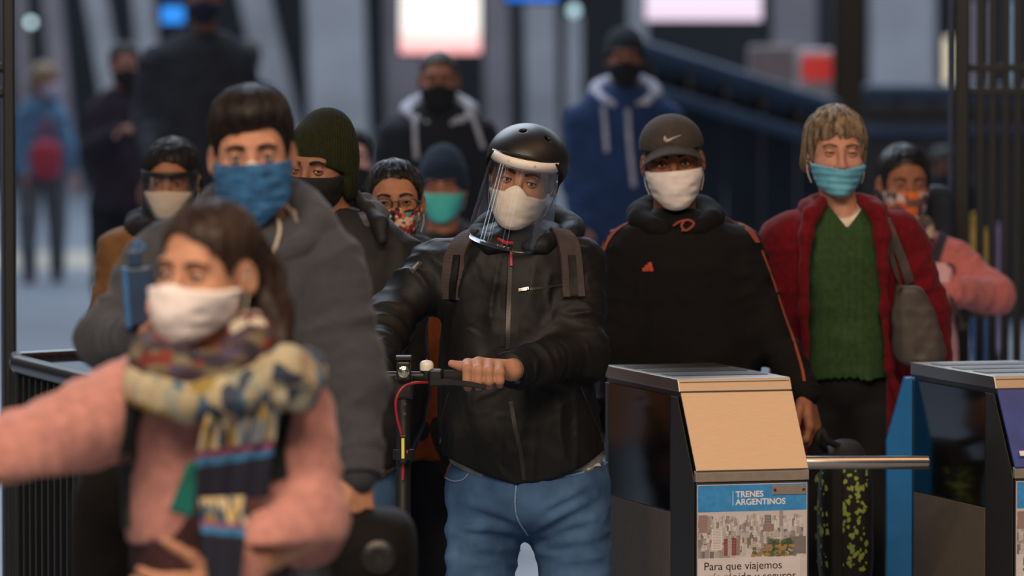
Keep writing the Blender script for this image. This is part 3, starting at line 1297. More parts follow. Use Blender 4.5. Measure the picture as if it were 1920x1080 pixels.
# ------------------------------------------------------------------ barred gate, right
Yg = FPX / 560
gx = [1803, 1838, 1861, 1885, 1908, 1931, 1954, 1977, 2000]
p = at(1803, 300, Yg)
gate = empty('barred_gate', (p[0], Yg, 0), 'tall black gate of upright bars behind the woman in the pink jumper', 'gate')
MB().box((p[0], Yg, 1.7), (.05, .05, 3.4)).build('post', m_black, gate, bevel=.006)
MB().box((p[0] - .038, Yg, 1.7), (.014, .03, 3.4)).build('hinge_strip', M('gate_blue', '#28344a', rough=.4), gate, bevel=.003)  # bluish highlight on the post's left edge, put in as a coloured strip
for x in gx[1:]:
    q = at(x, 300, Yg)
    MB().box((q[0], Yg, 1.68), (.027, .027, 3.3)).build('bar', m_black, gate, bevel=.004)
x1 = at(2010, 300, Yg)[0]
for py in (127, 171, 1010, 1050):
    z = at(1850, py, Yg)[2]
    MB().box(((p[0] + x1) / 2, Yg, z), (x1 - p[0], .03, .026)).build('crossbar', m_black, gate, bevel=.004)

# ------------------------------------------------------------------ left post and barrier
Yp = FPX / 668
p = at(18, 300, Yp)
post = empty('steel_post', (p[0], Yp, 0), 'tall black steel post at the left edge', 'post')
MB().box((p[0], Yp, 1.8), (.032, .04, 3.6)).build('shaft', m_black, post, bevel=.005)
MB().box((p[0] - .022, Yp + .02, 1.8), (.009, .03, 3.6)).build('edge_strip', M('gate_blue', '#28344a'), post)
for py in (125, 172):
    z = at(10, py, Yp)[2]
    MB().box((p[0] - .12, Yp, z), (.22, .025, .022)).build('crossbar', m_black, post, bevel=.004)
MB().box((p[0], Yp, .01), (.12, .12, .02)).build('foot_plate', m_black, post)

ZB = .985
A = at(36, 666, FPX / 688)
A[2] = ZB
Bp = at(215, 735, FPX / 735)
Bp[2] = ZB
Cc = at(30, 657, FPX / 676)
Cc[2] = ZB
Dd = at(230, 656, FPX / 665)
Dd[2] = ZB
bar = empty('metal_barrier', (A[0], A[1], 0), 'black slatted barrier with a glossy brown-black top rail at the left', 'barrier')
dirv = (Bp - A) / np.linalg.norm(Bp - A)
sidev = np.array([-dirv[1], dirv[0], 0])
MB().tube([A - dirv * .01, A, Bp, Bp + dirv * .01], [.016, .026, .026, .016], 16).build('near_rail', m_blackg, bar, smooth=True)
MB().tube([Cc, (Cc + Dd) / 2, Dd], .018, 12).build('far_rail', m_blackg, bar, smooth=True)
MB().tube([A, (A + Cc) / 2 + [-.004, 0, 0], Cc], .02, 12).build('end_rail', m_blackg, bar, smooth=True)
n = 15
for i in range(n):
    q = A + (Bp - A) * (i + .5) / n
    R3 = np.stack([dirv, sidev, np.array([0, 0, 1])], 1)
    MB().box((q[0], q[1], .5), (.0135, .03, .92), R3).build('slat', m_black, bar, bevel=.0015)
q = (A + Bp) / 2
MB().box((q[0], q[1] + .012, .5), (np.linalg.norm(Bp - A), .006, .9), R3).build('back_plate', M('barrier_back', '#050506', rough=.5), bar)
for q in (A, Bp, Cc, Dd):
    MB().box((q[0], q[1], ZB / 2 - .01), (.035, .035, ZB - .02)).build('corner_post', m_black, bar, bevel=.004)

# ------------------------------------------------------------------ turnstiles
m_plate = M('satin_plate', '#a3988b', rough=.42, metal=.45, var=.05, vscale=60)
PSI = math.radians(16.5)
U = np.array([math.cos(PSI), math.sin(PSI), 0])
Vv = np.array([-math.sin(PSI), math.cos(PSI), 0])
TW = .305


def turnstile(px, ppm, label, second=False):
    Y = FPX / ppm
    o = at(px, 906, Y)
    o[2] = 0
    T = lambda a, b, z: o + U * a + Vv * b + np.array([0, 0, z])
    r = empty('turnstile', o + U * TW / 2 + Vv * .35, label, 'turnstile', 'steel turnstiles at the barrier line')
    L = .76
    zl, zs, zt = .745, .770, .966
    bs, bt = .128, .145
    ztop = 1.0
    prof = [(0, .004, ), (0, zl), (.0, zs), (bs, zt), (bt - .004, ztop - .004), (L, ztop - .004), (L, .004)]
    # carcass
    MB().prism([T(.003, b + .003 if b == 0 else b, z - .003) for b, z in prof], U * (TW - .006)).build('carcass', m_steel_d, r)
    # front door
    MB().prism([T(0, -.004, .03), T(TW, -.004, .03), T(TW, -.004, zl - .003), T(0, -.004, zl - .003)], Vv * .006).build('front_door', m_steel_d, r, bevel=.001)
    # lip
    MB().prism([T(-.001, -.006, zl), T(-.001, -.006, zs - .001), T(-.001, .01, zs + .004), T(-.001, .01, zl)], U * (TW + .002)).build('front_lip', m_plate, r, bevel=.0012)
    # sloping face
    nv = np.cross(U, (T(0, bs, zt) - T(0, 0, zs)))
    nv /= np.linalg.norm(nv)
    sl = [T(0, -.002, zs + .002), T(TW, -.002, zs + .002), T(TW, bs - .001, zt - .002), T(0, bs - .001, zt - .002)]
    MB().prism([q + nv * .004 for q in sl], -nv * .006).build('sloping_panel', M('blue_sticker', '#27418f', rough=.35) if second else m_steel, r, bevel=.0012)
    # cap
    cp = [T(-.002, bs, zt + .002), T(-.002, bt, ztop), T(-.002, L + .002, ztop), T(-.002, L + .002, zt + .002)]
    MB().prism(cp, U * (TW + .004)).build('cap', m_steel, r, bevel=.002)
    for k, bb in enumerate((.26, .42, .58)):
        MB().prism([T(.02, bb, ztop + .0005), T(TW - .02, bb, ztop + .0005), T(TW - .02, bb + .09, ztop + .0005), T(.02, bb + .09, ztop + .0005)], (0, 0, .0015)).build('top_inlay', m_steel_d, r)
    # left side: glossy black plate over a plain steel one, and the front flank
    for sgn, a0 in ((-1, -.001), (1, TW + .001)):
        dv = U * (.003 * sgn)
        MB().prism([T(a0, .20, .655), T(a0, L - .035, .655), T(a0, L - .035, zt - .012), T(a0, .20, zt - .012)], dv).build('side_glass', M('black_glass', '#0a0a0b', rough=.12, var=0, spec=.6), r, bevel=.0008)
        MB().prism([T(a0, .20, .02), T(a0, L - .035, .02), T(a0, L - .035, .652), T(a0, .20, .652)], dv).build('side_panel', M('side_bronze', '#6e6254', rough=.5, metal=.25, var=.06, vscale=60), r, bevel=.0008)
        MB().prism([T(a0, .003, .02), T(a0, .197, .02), T(a0, .197, zt - .012), T(a0, bs + .012, zt - .012), T(a0, .003 + .014, zs), T(a0, .003, zl)], dv).build('front_flank', M('flank_dark', '#3c3a39', rough=.4, metal=.5, var=.08, vscale=50), r, bevel=.0008)
        MB().prism([T(a0, L - .032, .02), T(a0, L - .002, .02), T(a0, L - .002, zt - .012), T(a0, L - .032, zt - .012)], dv).build('rear_edge', m_steel_d, r, bevel=.0008)
    # poster on the front door
    F = lambda a, z, d=0.0: T(a, -.0045 - d, z)
    wht = M('poster_paper', '#cfc6c4', rough=.5, var=.04, vscale=30)
    pz0, pz1 = .30, .738
    poster = MB().prism([F(.003, pz0), F(TW - .004, pz0), F(TW - .004, pz1), F(.003, pz1)], -Vv * .001).build('poster', wht, r)
    blue = M('poster_blue', '#3d8fd0', rough=.45, var=.08, vscale=60)
    MB().prism([F(.005, .668, .001), F(TW - .006, .668, .001), F(TW - .006, .736, .001), F(.005, .736, .001)], -Vv * .0006).build('poster_header', blue, poster)
    city(r, poster, F, second)
    wtx = M('white_print', '#ece8e4', rough=.5, var=0)
    btx = M('black_print', '#141414', rough=.5, var=0)
    up = np.array([0, 0, 1.0])
    if not second:
        MB().prism([F(.0985, .684, .0016), F(.0998, .684, .0016), F(.0998, .7205, .0016), F(.0985, .7205, .0016)], -Vv * .0004).build('header_rule', wtx, poster)
        text_mesh('header_lettering', 'TRENES', .0218, F(.1065, .7045, .0016), U, up, wtx, poster, .0003, .0004)
        text_mesh('header_lettering', 'ARGENTINOS', .0218, F(.1065, .6845, .0016), U, up, wtx, poster, .0003, .0004)
    MB().prism([F(.004, pz0, .0022), F(TW - .022, pz0, .0022), F(TW - .022, .549, .0022), F(.004, .549, .0022)], -Vv * .0006).build('text_box', M('box_paper', '#d6cfd0', rough=.5, var=.03), poster)
    if second:
        text_mesh('poster_lettering', 'N', .030, F(.021, .520, .0029), U, up, btx, poster, .0003)
        text_mesh('poster_lettering', 'V', .030, F(.021, .492, .0029), U, up, btx, poster, .0003)
    else:
        text_mesh('poster_lettering', 'Para que viajemos', .0292, F(.020, .5185, .0029), U, up, btx, poster, .0003)
        text_mesh('poster_lettering', 'más rápido y seguros', .0292, F(.020, .4905, .0029), U, up, btx, poster, .0003)
    # riveted plate
    pl = MB().prism([F(.205, .7085, .002), F(.297, .7085, .002), F(.297, .7325, .002), F(.205, .7325, .002)], -Vv * .0022).build('name_plate', m_plate, r, bevel=.002)
    for a in (.212, .290):
        MB().lathe(F(a, .7205, .0042), [(.0042, 0), (.0036, .0012), (.001, .0018)], 12, axis=tuple(-Vv)).build('rivet', m_steel_d, pl, smooth=True)
    return r, T


def city(r, poster, F, second):
    """the printed view of a town on the poster: flat patches of ink"""
    rs = np.random.RandomState(11 if not second else 5)
    cols = ['#b9b3b2', '#a39c9a', '#d2cccb', '#8d8787', '#9a7d74', '#8a3a34', '#6d6a6c', '#c4b9ac', '#5d6a4a', '#46573f', '#a8844f', '#75706f', '#dcd6d2', '#c9c4c6']
    mats = [M('ink_' + c, c, rough=.5, var=0) for c in cols]
    V, Fc, fm = [], [], []
    state = [0.0012]

    def q(a0, a1, z0, z1, m):
        n = len(V)
        d = state[0]
        state[0] += 8e-7
        V.extend([F(a0, z0, d), F(a1, z0, d), F(a1, z1, d), F(a0, z1, d)])
        Fc.append([n, n + 1, n + 2, n + 3])
        fm.append(m)
    z0, z1 = .549, .667
    q(.005, TW - .006, z0, z1, 13)
    H = z1 - z0
    for row in range(12):
        zb = z1 - H * (.16 + .84 * row / 11)
        sc = .5 + .8 * row / 11
        a = .005
        while a < TW - .02:
            w = rs.uniform(.005, .013) * sc
            h = rs.uniform(.006, .020) * sc
            if rs.rand() < .12:
                h *= 1.7
            m = rs.choice([0, 1, 2, 3, 7, 11, 12, 13], p=[.2, .15, .2, .08, .1, .07, .1, .1])
            if row > 3 and rs.rand() < .06:
                m = 4
            a1 = min(a + w, TW - .006)
            zt = min(zb + h, z1 - .003)
            zbot = max(z0, zb - .012)
            q(a, a1, zbot, zt, m)
            if row > 4:
                for k in range(int(h / .0035)):
                    q(a + w * .15, a + w * .85, zt - .0012 - .0035 * k - .001, zt - .0012 - .0035 * k, 3 if m != 3 else 6)
            a += w * rs.uniform(.7, 1.3)
    for (a0, a1, zA, zB, m) in [(.006, .030, .615, .660, 4), (.030, .036, .615, .650, 1), (.042, .070, .570, .625, 12), (.075, .085, .555, .598, 5), (.0855, .0945, .555, .602, 0), (.096, .108, .555, .600, 5), (.108, .118, .555, .598, 4),
                                (.185, .203, .628, .657, 6), (.18, .21, .615, .633, 4), (.225, .235, .628, .667, 1), (.262, .297, .555, .600, 11)]:
        q(a0, a1, zA, zB, m)
        for k in range(int((zB - zA) / .004)):
            q(a0 + (a1 - a0) * .12, a1 - (a1 - a0) * .12, zB - .002 - .004 * k - .0011, zB - .002 - .004 * k, 3 if m not in (3, 6) else 0)
    for i in range(90):
        ca, cz = rs.uniform(.195, .262), rs.uniform(.552, .592)
        w = rs.uniform(.003, .009)
        q(ca - w, ca + w, max(z0, cz - w * .7), cz + w * .7, rs.choice([8, 9, 9, 10], p=[.35, .3, .2, .15]))
    for i in range(40):
        ca, cz = rs.uniform(.15, .20), rs.uniform(.551, .572)
        w = rs.uniform(.002, .006)
        q(ca - w, ca + w, max(z0, cz - w * .7), cz + w * .7, rs.choice([10, 8, 4]))
    mk('poster_picture', V, Fc, mats, poster, smooth=False, fm=fm)


t1, T1 = turnstile(1304, 735, 'steel turnstile with a blue-headed town poster beside the man with the scooter')
t2, T2 = turnstile(1902, 729, 'steel turnstile with a blue sticker at the right edge of the photo', second=True)
# the barrier arm of the first one
a = T1(TW, .22, .772)
b = at(1743, 860, a[1])
b[2] = a[2]
arm = MB().tube([a - [.03, 0, 0], b - [.004, 0, 0], b], [.0178, .0178, .0155], 24).build('barrier_arm', M('arm_steel', '#c9c0b4', rough=.22, metal=1, var=.03), t1, smooth=True)
MB().lathe(a, [(.034, 0), (.034, .008), (.024, .014)], 24, axis=(1, 0, 0)).build('arm_collar', m_steel, t1, smooth=True)
# blue wing behind the second one
Yw = T2(0, .72, 0)[1] + .02
poly = [at(1662, 1400, Yw), at(1722, 1400, Yw), at(1722, 706, Yw), at(1696, 708, Yw), at(1662, 828, Yw)]
for q in poly[:2]:
    q[2] = .0
MB().prism(poly, (0, .05, 0)).build('blue_wing', M('wing_blue', '#0d66a6', rough=.35, var=.05, vscale=20), t2, bevel=.003)
# printed mark on the sticker of the second one
MB().prism([T2(.02, .012, .80), T2(.034, .012, .80), T2(.034, .02, .812), T2(.02, .02, .812)], (0, -.008, .003)).build('sticker_mark', M('white_print', '#ece8e4'), t2)


# ------------------------------------------------------------------ people: wardrobe helpers
def hairline(front=.062, side=-.012, back=-.055, slope=0.0, arch=0.0, ear=.028):
    def f(q):
        z = np.interp(q[:, 1], [-.1, -.06, -.046, -.032, -.012, .03, .05, .12], [front, front - .002, front - .018, side, ear, ear, back + .02, back])
        w = np.clip((-q[:, 1] - .035) / .03, 0, 1)
        return z + w * (slope * q[:, 0] - arch * q[:, 0] ** 2)
    return f


def neck_ring(c, rx, ry, a0, a1, n=14, up=.04, fwd=0.0):
    """points round the neck from angle a0 to a1 (0 = front), higher at the back"""
    P = []
    for a in np.linspace(math.radians(a0), math.radians(a1), n):
        P.append(np.array(c) + np.array([rx * math.sin(a), -ry * math.cos(a) + fwd, -up * math.cos(a)]))
    return P


def roll_part(s, name, pts, rad, mat, parent, h=.007, k=.02, fold=.004, cutz=None, fs=30):
    f0, S = ring_field(None, pts, rad, k)

    def f(q):
        d = f0(q) - fold * 2 * (vnoise(q * fs + 7) - .5)
        return d
    V, F = surface(f, *bounds(S, .03), h)
    return mk(name, V, F, mat, parent), f


def cuff(s, a, b, r, mat, parent, length=.05, name='cuff', out=.012):
    a, b = np.asarray(a, float), np.asarray(b, float)
    ax = (b - a) / np.linalg.norm(b - a)
    n = 8
    P = [b + ax * (-length + (length + out) * i / (n - 1)) for i in range(n)]
    rr = [r * (1 + .03 * math.sin(i * 2.1)) for i in range(n)]
    rr[0] *= .96
    rr[-1] *= .93
    return MB().tube(P, rr, 20).build(name, mat, parent, smooth=True)


def beanie(s, mat, thick=.014, brim=.03, slouch=(0, .02, .02), h=.004, back=-.04, name='knitted_hat', flap=None, fold=.028):
    def f(q):
        d = ell(q, (0, .024, .040), (.0765, .098, .0795)) - thick
        d = smin(d, ell(q, (slouch[0], .03 + slouch[1], .085 + slouch[2]), (.06, .065, .055)), .03)
        d = smin(d, ell(q, (0, .02, -.01), (.080, .09, .07)) - thick * .8, .03)
        low = np.interp(q[:, 1], [-.1, 0, .1], [brim, brim * .4 + back * .6, back])
        d = smax(d, low - q[:, 2], .006)
        if fold:
            e = ell(q, (0, .024, .040), (.0765, .098, .0795)) - thick - .004
            e = smin(e, ell(q, (0, .02, -.01), (.072, .09, .07)) - thick * .8 - .004, .03)
            e = smax(e, low - q[:, 2], .006)
            e = smax(e, q[:, 2] - low - fold, .006)
            d = smin(d, e, .003)
        if flap is not None:
            d = smin(d, flap(q), .01)
        return d
    return s.local(name, f, (-.12, -.14, -.16), (.12, .16, .2), h, mat)


def arm_limbs(s, *arms):
    for pts, rad in arms:
        for i in range(len(pts) - 1):
            s.limbs.append((pts[i], pts[i + 1], min(.05, rad[i] * .6), min(.045, rad[i + 1] * .6)))


def knit(name, col, rough=.95, b=.5, sc=160, var=.1):
    return M(name, col, rough=rough, var=var, vscale=90, bump=b, bscale=sc, bdist=.003, sheen=.25)


m_blackcloth = M('black_shell', '#0a0a0c', rough=.62, var=.18, vscale=10, bump=.25, bscale=260, bdist=.001, spec=.35, wr=.5)
m_darkgrey = M('strap_brown_grey', '#3a3030', rough=.8, var=.12, vscale=60, bump=.3, bscale=500)
m_zip = M('zip_dark', '#3a3836', rough=.4, metal=.6, var=.2, vscale=400)
m_chrome = M('zip_chrome', '#c8c4bc', rough=.25, metal=1, var=0)
m_denim = M('denim', '#26466f', rough=.9, var=.35, vscale=5, bump=.3, bscale=700, bdist=.0008, col2='#5c81ad', spec=.2, wr=.5, wrs=11)
m_blackpant = M('black_trousers', '#0d0d10', rough=.9, var=.2, vscale=12)
m_navypant = M('navy_trousers', '#12151f', rough=.9, var=.2, vscale=12)
m_cream = M('mask_cream', '#efe3d5', rough=.9, var=.04, vscale=60, bump=.3, bscale=700, bdist=.0006)
m_white = M('mask_white', '#e4d9d6', rough=.9, var=.03, vscale=40, bump=.2, bscale=600, bdist=.0006)
m_hair_dk = M('hair_dark', '#140d0a', rough=.5, var=.4, vscale=220, stretch=(1, 1, .15), spec=.4)
m_hair_bk = M('hair_black', '#0c0a0b', rough=.42, var=.4, vscale=220, stretch=(1, 1, .15), spec=.5)
m_hair_br = M('hair_brown', '#2b1a12', rough=.5, var=.4, vscale=200, stretch=(1, 1, .12), spec=.4)


def clear_mat():
    m = bpy.data.materials.new('clear_plastic')
    m.use_nodes = True
    nt = m.node_tree
    for n in list(nt.nodes):
        if n.type == 'BSDF_PRINCIPLED':
            nt.nodes.remove(n)
    out = nt.nodes['Material Output']
    fr = nt.nodes.new('ShaderNodeFresnel')
    fr.inputs['IOR'].default_value = 1.55
    ad = nt.nodes.new('ShaderNodeMath')
    ad.operation = 'MULTIPLY_ADD'
    ad.inputs[1].default_value = .55
    ad.inputs[2].default_value = .015
    nt.links.new(fr.outputs[0], ad.inputs[0])
    tr = nt.nodes.new('ShaderNodeBsdfTransparent')
    tr.inputs[0].default_value = (.982, .985, .99, 1)
    gl = nt.nodes.new('ShaderNodeBsdfGlossy')
    gl.inputs['Roughness'].default_value = .06
    mx = nt.nodes.new('ShaderNodeMixShader')
    nt.links.new(ad.outputs[0], mx.inputs[0])
    nt.links.new(tr.outputs[0], mx.inputs[1])
    nt.links.new(gl.outputs[0], mx.inputs[2])
    nt.links.new(mx.outputs[0], out.inputs[0])
    return m


m_clear = clear_mat()


def visor(s, ztop, L, rx0, rx1, yc, ry0, ry1, amax, mat, name='face_shield', corner=.03, thick=.0008, parent=None):
    na, nt_ = 48, 18
    V = []
    for layer in (0, 1):
        for i in range(nt_ + 1):
            t = i / nt_
            for j in range(na + 1):
                a = -1 + 2 * j / na
                ang = math.radians(a * amax)
                Lc = L - corner * max(0, (abs(a) - .8) / .2) ** 2
                rx = rx0 + (rx1 - rx0) * t - layer * thick
                ry = ry0 + (ry1 - ry0) * t - layer * thick
                V.append((rx * math.sin(ang), yc - ry * math.cos(ang), ztop - Lc * t))
    w = na + 1
    m = w * (nt_ + 1)
    F = []
    for i in range(nt_):
        for j in range(na):
            k = i * w + j
            F.append([k, k + w, k + w + 1, k + 1])
            F.append([m + k, m + k + 1, m + k + w + 1, m + k + w])
    edge = [j for j in range(w)] + [i * w + na for i in range(1, nt_ + 1)] + [nt_ * w + j for j in range(na - 1, -1, -1)] + [i * w for i in range(nt_ - 1, 0, -1)]
    for i in range(len(edge)):
        a, b = edge[i], edge[(i + 1) % len(edge)]
        F.append([a, b, m + b, m + a])
    o = mk(name, s.w(V), F, mat, parent or s.root)
    return o


def band(s, pts, nrmls, width, thick, mat, name, parent=None):
    V, F = ribbon(s.w(pts), np.asarray(nrmls) @ s.R.T, width * s.sc, thick * s.sc)
    return mk(name, V, F, mat, parent or s.root)


# ================================================================== the man with helmet and scooter
C = Person(740, (973, 341), yaw=-8, pitch=5, roll=12, skin='b08066', hr=.0024)
C.head(C.at(972, 468, .10), gaze=(6, -4), iris='#46524f', brow='#3a281c', brow_t=.9)
C.hair(hairline(.06, -.02), .004, M('hair_stubble', '#2a1c14', rough=.7), noise=.001)
C.mask(m_cream, ztop=-.022, drop=.18, rise=.016, zbot=-.124, tent=.008, puff=.006, yside=-.018)


def helmet_f(q):
    o = ell(q, (0, .022, .045), (.106, .126, .093))
    i = ell(q, (0, .022, .040), (.088, .108, .082))
    d = smax(o, -i, .004)
    rim = np.interp(q[:, 1], [-.12, -.06, -.02, .02, .06, .14], [.066, .056, .024, -.028, -.045, -.045])
    d = smax(d, rim - q[:, 2], .006)
    for x, z in ((-.020, .124), (.045, .117)):
        u = ((z - .045) / .093) ** 2 + (x / .106) ** 2
        y = .022 - .126 * math.sqrt(max(0, 1 - u))
        dr = np.array([x / .106 ** 2, (y - .022) / .126 ** 2, (z - .045) / .093 ** 2])
        dr /= np.linalg.norm(dr)
        p0 = np.array([x, y, z])
        d = smax(d, -rcone(q, p0 - dr * .03, p0 + dr * .02, .0085, .0085), .002)
    return d


hel = C.local('cycle_helmet', helmet_f, (-.13, -.13, -.06), (.13, .17, .16), .0028, M('helmet_shell', '#1b1714', rough=.42, var=.08, vscale=30, spec=.5))
an = np.linspace(-100, 100, 40)
rim_pts, rim_n = [], []
for a in an:
    t = math.radians(a)
    y = .022 - .128 * math.cos(t)
    z = float(np.interp(y, [-.12, -.06, -.02, .02, .06, .14], [.066, .056, .024, -.028, -.045, -.045]))
    k = math.sqrt(max(.05, 1 - ((z - .045) / .093) ** 2))
    rim_pts.append((.1065 * math.sin(t) * k, .022 - .1265 * math.cos(t) * k, z + .004))
MB().tube(C.w(rim_pts), .0042, 8).build('rim_trim', M('helmet_trim', '#0a0908', rough=.7), hel, smooth=True)
for sd in (-1, 1):
    pts = smooth_path([(sd * .094, -.01, .02), (sd * .088, -.004, -.03), (sd * .07, -.012, -.09), (sd * .03, -.035, -.128)], 14)
    N = np.tile(np.array([sd, 0, 0.0]), (14, 1))
    band(C, pts, N, .014, .002, M('strap_black', '#0e0d0d', rough=.8), 'chin_strap', hel)
vis = visor(C, .066, .235, .090, .112, -.002, .124, .150, 76, m_clear)
an = np.linspace(-76, 76, 36)
bp = [(.0915 * math.sin(math.radians(a)), -.002 - .1265 * math.cos(math.radians(a)), .052) for a in an]
bn = [(math.sin(math.radians(a)), -math.cos(math.radians(a)), 0) for a in an]
band(C, bp, bn, .024, .0012, M('visor_band', '#e9dfd2', rough=.5, var=.03), 'headband', vis)
foam = [(.086 * math.sin(math.radians(a)), -.002 - .118 * math.cos(math.radians(a)), .048) for a in an]
band(C, foam, bn, .026, .003, M('visor_foam', '#cfc4b8', rough=.9), 'foam_strip', vis)
for a, zz in ((-74, .046), (72, .05), (74, .014), (-20, .054), (22, .054)):
    c = np.array([.0928 * math.sin(math.radians(a)), -.002 - .1278 * math.cos(math.radians(a)), zz])
    n_ = C.R @ np.array([math.sin(math.radians(a)), -math.cos(math.radians(a)), 0])
    MB().lathe(C.w(c), [(.0038, 0), (.0034, .002), (.001, .003)], 12, axis=tuple(n_)).build('rivet', M('rivet_white', '#d8d2c8', rough=.4, var=0), vis, smooth=True)

C.torso_rows([(418, 928, 1012, .07), (440, 880, 1068, .10), (466, 838, 1098, .125), (520, 826, 1100, .145), (600, 834, 1098, .155), (700, 826, 1106, .165),
              (800, 820, 1124, .175), (860, 832, 1132, .172), (925, 842, 1126, .16)], dyc=.12)
aL = ([C.at(822, 500, .12), C.at(722, 612, .02), C.at(700, 706, -.22)], [.072, .063, .046])
aR = ([C.at(1084, 502, .12), C.at(1088, 664, .0), C.at(962, 693, -.24)], [.074, .066, .044])
arm_limbs(C, aL, aR)
hx = np.array([at(x, y, C.Y - .03)[0] for x, y in ((800, 845), (840, 862), (900, 888), (965, 908), (1030, 902), (1090, 878), (1135, 850), (1180, 835))])
hz = np.array([at(x, y, C.Y - .03)[2] for x, y in ((800, 845), (840, 862), (900, 888), (965, 908), (1030, 902), (1090, 878), (1135, 850), (1180, 835))])
jac, jf = C.garment('jacket', m_blackcloth, [aL, aR], h=.0055, fold=.007, sfold=.009, hem=lambda q: np.interp(q[:, 0], hx, hz) - q[:, 2], fscale=(13, 13, 5))
yr = (C.Y - .6, C.Y + .3)
# collar, open at the front
cp = neck_ring(C.at(968, 448, .10), .098, .105, -160, 160, 16, .012)
cp = neck_ring(C.at(968, 446, .10), .100, .108, 18, 342, 18, .02)
roll_part(C, 'collar', cp, [.020] + [.026] * 16 + [.020], m_blackcloth, jac, .006, fold=.004)
hood = neck_ring(C.at(985, 438, .13), .118, .10, 70, 262, 14, .03)
roll_part(C, 'hood', hood, list(np.interp(range(14), [0, 4, 9, 13], [.022, .042, .04, .02])), m_blackcloth, jac, .007, fold=.007, fs=22)
MB().tube([C.at(934, 448, -.01), C.at(947, 455, -.03), C.at(962, 456, -.03)], [.004, .005, .004], 8).build('red_lining', M('red_lining', '#b0182c', rough=.8), jac, smooth=True)
px_ribbon('zip', jf, [(957, 478), (955, 540), (953, 600), (952, 655)], yr, .011, .0022, m_zip, jac, 30)
px_ribbon('zip', jf, [(958, 752), (966, 800), (976, 850), (983, 900)], yr, .011, .0022, m_zip, jac, 24)
px_ribbon('zip_flap', jf, [(948, 470), (944, 560), (942, 650)], yr, .013, .003, m_blackcloth, jac, 24)
px_ribbon('pocket_zip', jf, [(986, 543), (1020, 539), (1062, 533)], yr, .006, .002, m_zip, jac, 16)
px_ribbon('zip_puller', jf, [(973, 544), (982, 543), (993, 541)], yr, .008, .006, m_chrome, jac, 6)
px_ribbon('pocket_zip', jf, [(842, 738), (830, 780), (825, 830)], yr, .004, .002, m_zip, jac, 14)
px_ribbon('pocket_zip', jf, [(1088, 725), (1108, 775), (1126, 815)], yr, .004, .002, m_zip, jac, 14)
px_ribbon('zip_puller', jf, [(1125, 815), (1128, 824), (1130, 832)], yr, .007, .005, m_zip, jac, 6)
px_ribbon('zip_puller', jf, [(957, 474), (957, 486), (958, 499)], yr, .006, .006, M('puller_red', '#b3202a', rough=.4), jac, 6, .004)
px_patch('sleeve_badge', jf, [[(768, 506), (786, 488), (793, 494), (775, 513)]], (C.Y - .5, C.Y + .3), .002, M('badge_dark', '#2b2a2a', rough=.6), jac)
px_patch('badge_mark', jf, [[(773, 504), (784, 492), (787, 494), (776, 507)]], (C.Y - .5, C.Y + .3), .0035, M('badge_mark', '#777370', rough=.6), jac)
p0, n0 = hit(jf, [(970, 716)], C.Y - .6, C.Y + .3)
MB().lathe(p0[0], [(.008, -.002), (.008, .002), (.005, .004)], 16, axis=tuple(n0[0])).build('snap_button', M('snap_blue', '#4a525c', rough=.3, metal=.8), jac, smooth=True)
cuff(C, aR[0][1], aR[0][2], .049, m_blackcloth, jac, .05, out=.012)
cuff(C, aL[0][1], aL[0][2], .047, m_blackcloth, jac, .05, out=.012)
# shirt showing under the jacket
sh_rows = [(820, 838, 1128, .15), (880, 845, 1128, .15), (912, 848, 1128, .15)]
tb, tf0, tm0 = C.t_box, C.t_field, C.t_mid
sf = C.torso_rows(sh_rows, dyc=.12)
C.garment('shirt', M('shirt_grey', '#8c8682', rough=.9), [], h=.01, fold=.003, hem=lambda q: np.interp(q[:, 0], hx, hz - .016 - .02 * np.clip((hx - .07) / .12, 0, 1)) - q[:, 2])
C.t_box, C.t_field, C.t_mid = tb, tf0, tm0
# jeans
hipc = C.at(990, 930, .12)
C.legs(hipc, m_denim, 'jeans', h=.008, r=(.100, .080, .070), spread=.108, waist=(.212, .165), kspread=1.12, ridges=[([(992, 1004), (1045, 965), (1120, 930)], .017), ([(996, 1014), (1060, 985), (1135, 968)], .016), ([(1000, 1030), (1060, 1015), (1125, 1010)], .014), ([(984, 985), (930, 958), (862, 940)], .014), ([(985, 1006), (925, 990), (858, 985)], .014), ([(980, 1035), (930, 1028), (872, 1032)], .013), ([(1010, 960), (1060, 930), (1110, 905)], .012)], knee_z=.42, fold=.010, step=(-.04, .05), shoe='#4a4038')
lf = C.leg_field
jeans = [o for o in C.root.children if o.name.startswith('jeans')][0]
m_seam = M('denim_seam', '#7f9cc0', rough=.9, var=.2, vscale=200)
px_ribbon('fly_seam', lf, [(968, 910), (966, 945), (972, 975), (990, 1003)], (C.Y - .4, C.Y + .3), .0035, .002, m_seam, jeans, 22, .0012)
px_ribbon('pocket_seam', lf, [(836, 896), (850, 902), (868, 900), (880, 888)], (C.Y - .4, C.Y + .3), .0035, .002, m_seam, jeans, 18, .0012)
px_ribbon('torn_thread', lf, [(1100, 880), (1112, 873), (1124, 872)], (C.Y - .4, C.Y + .3), .008, .003, M('thread_white', '#c9c4be', rough=.95), jeans, 8)
px_ribbon('waistband_edge', lf, [(1060, 893), (1095, 885), (1138, 868)], (C.Y - .4, C.Y + .3), .004, .002, m_seam, jeans, 12)

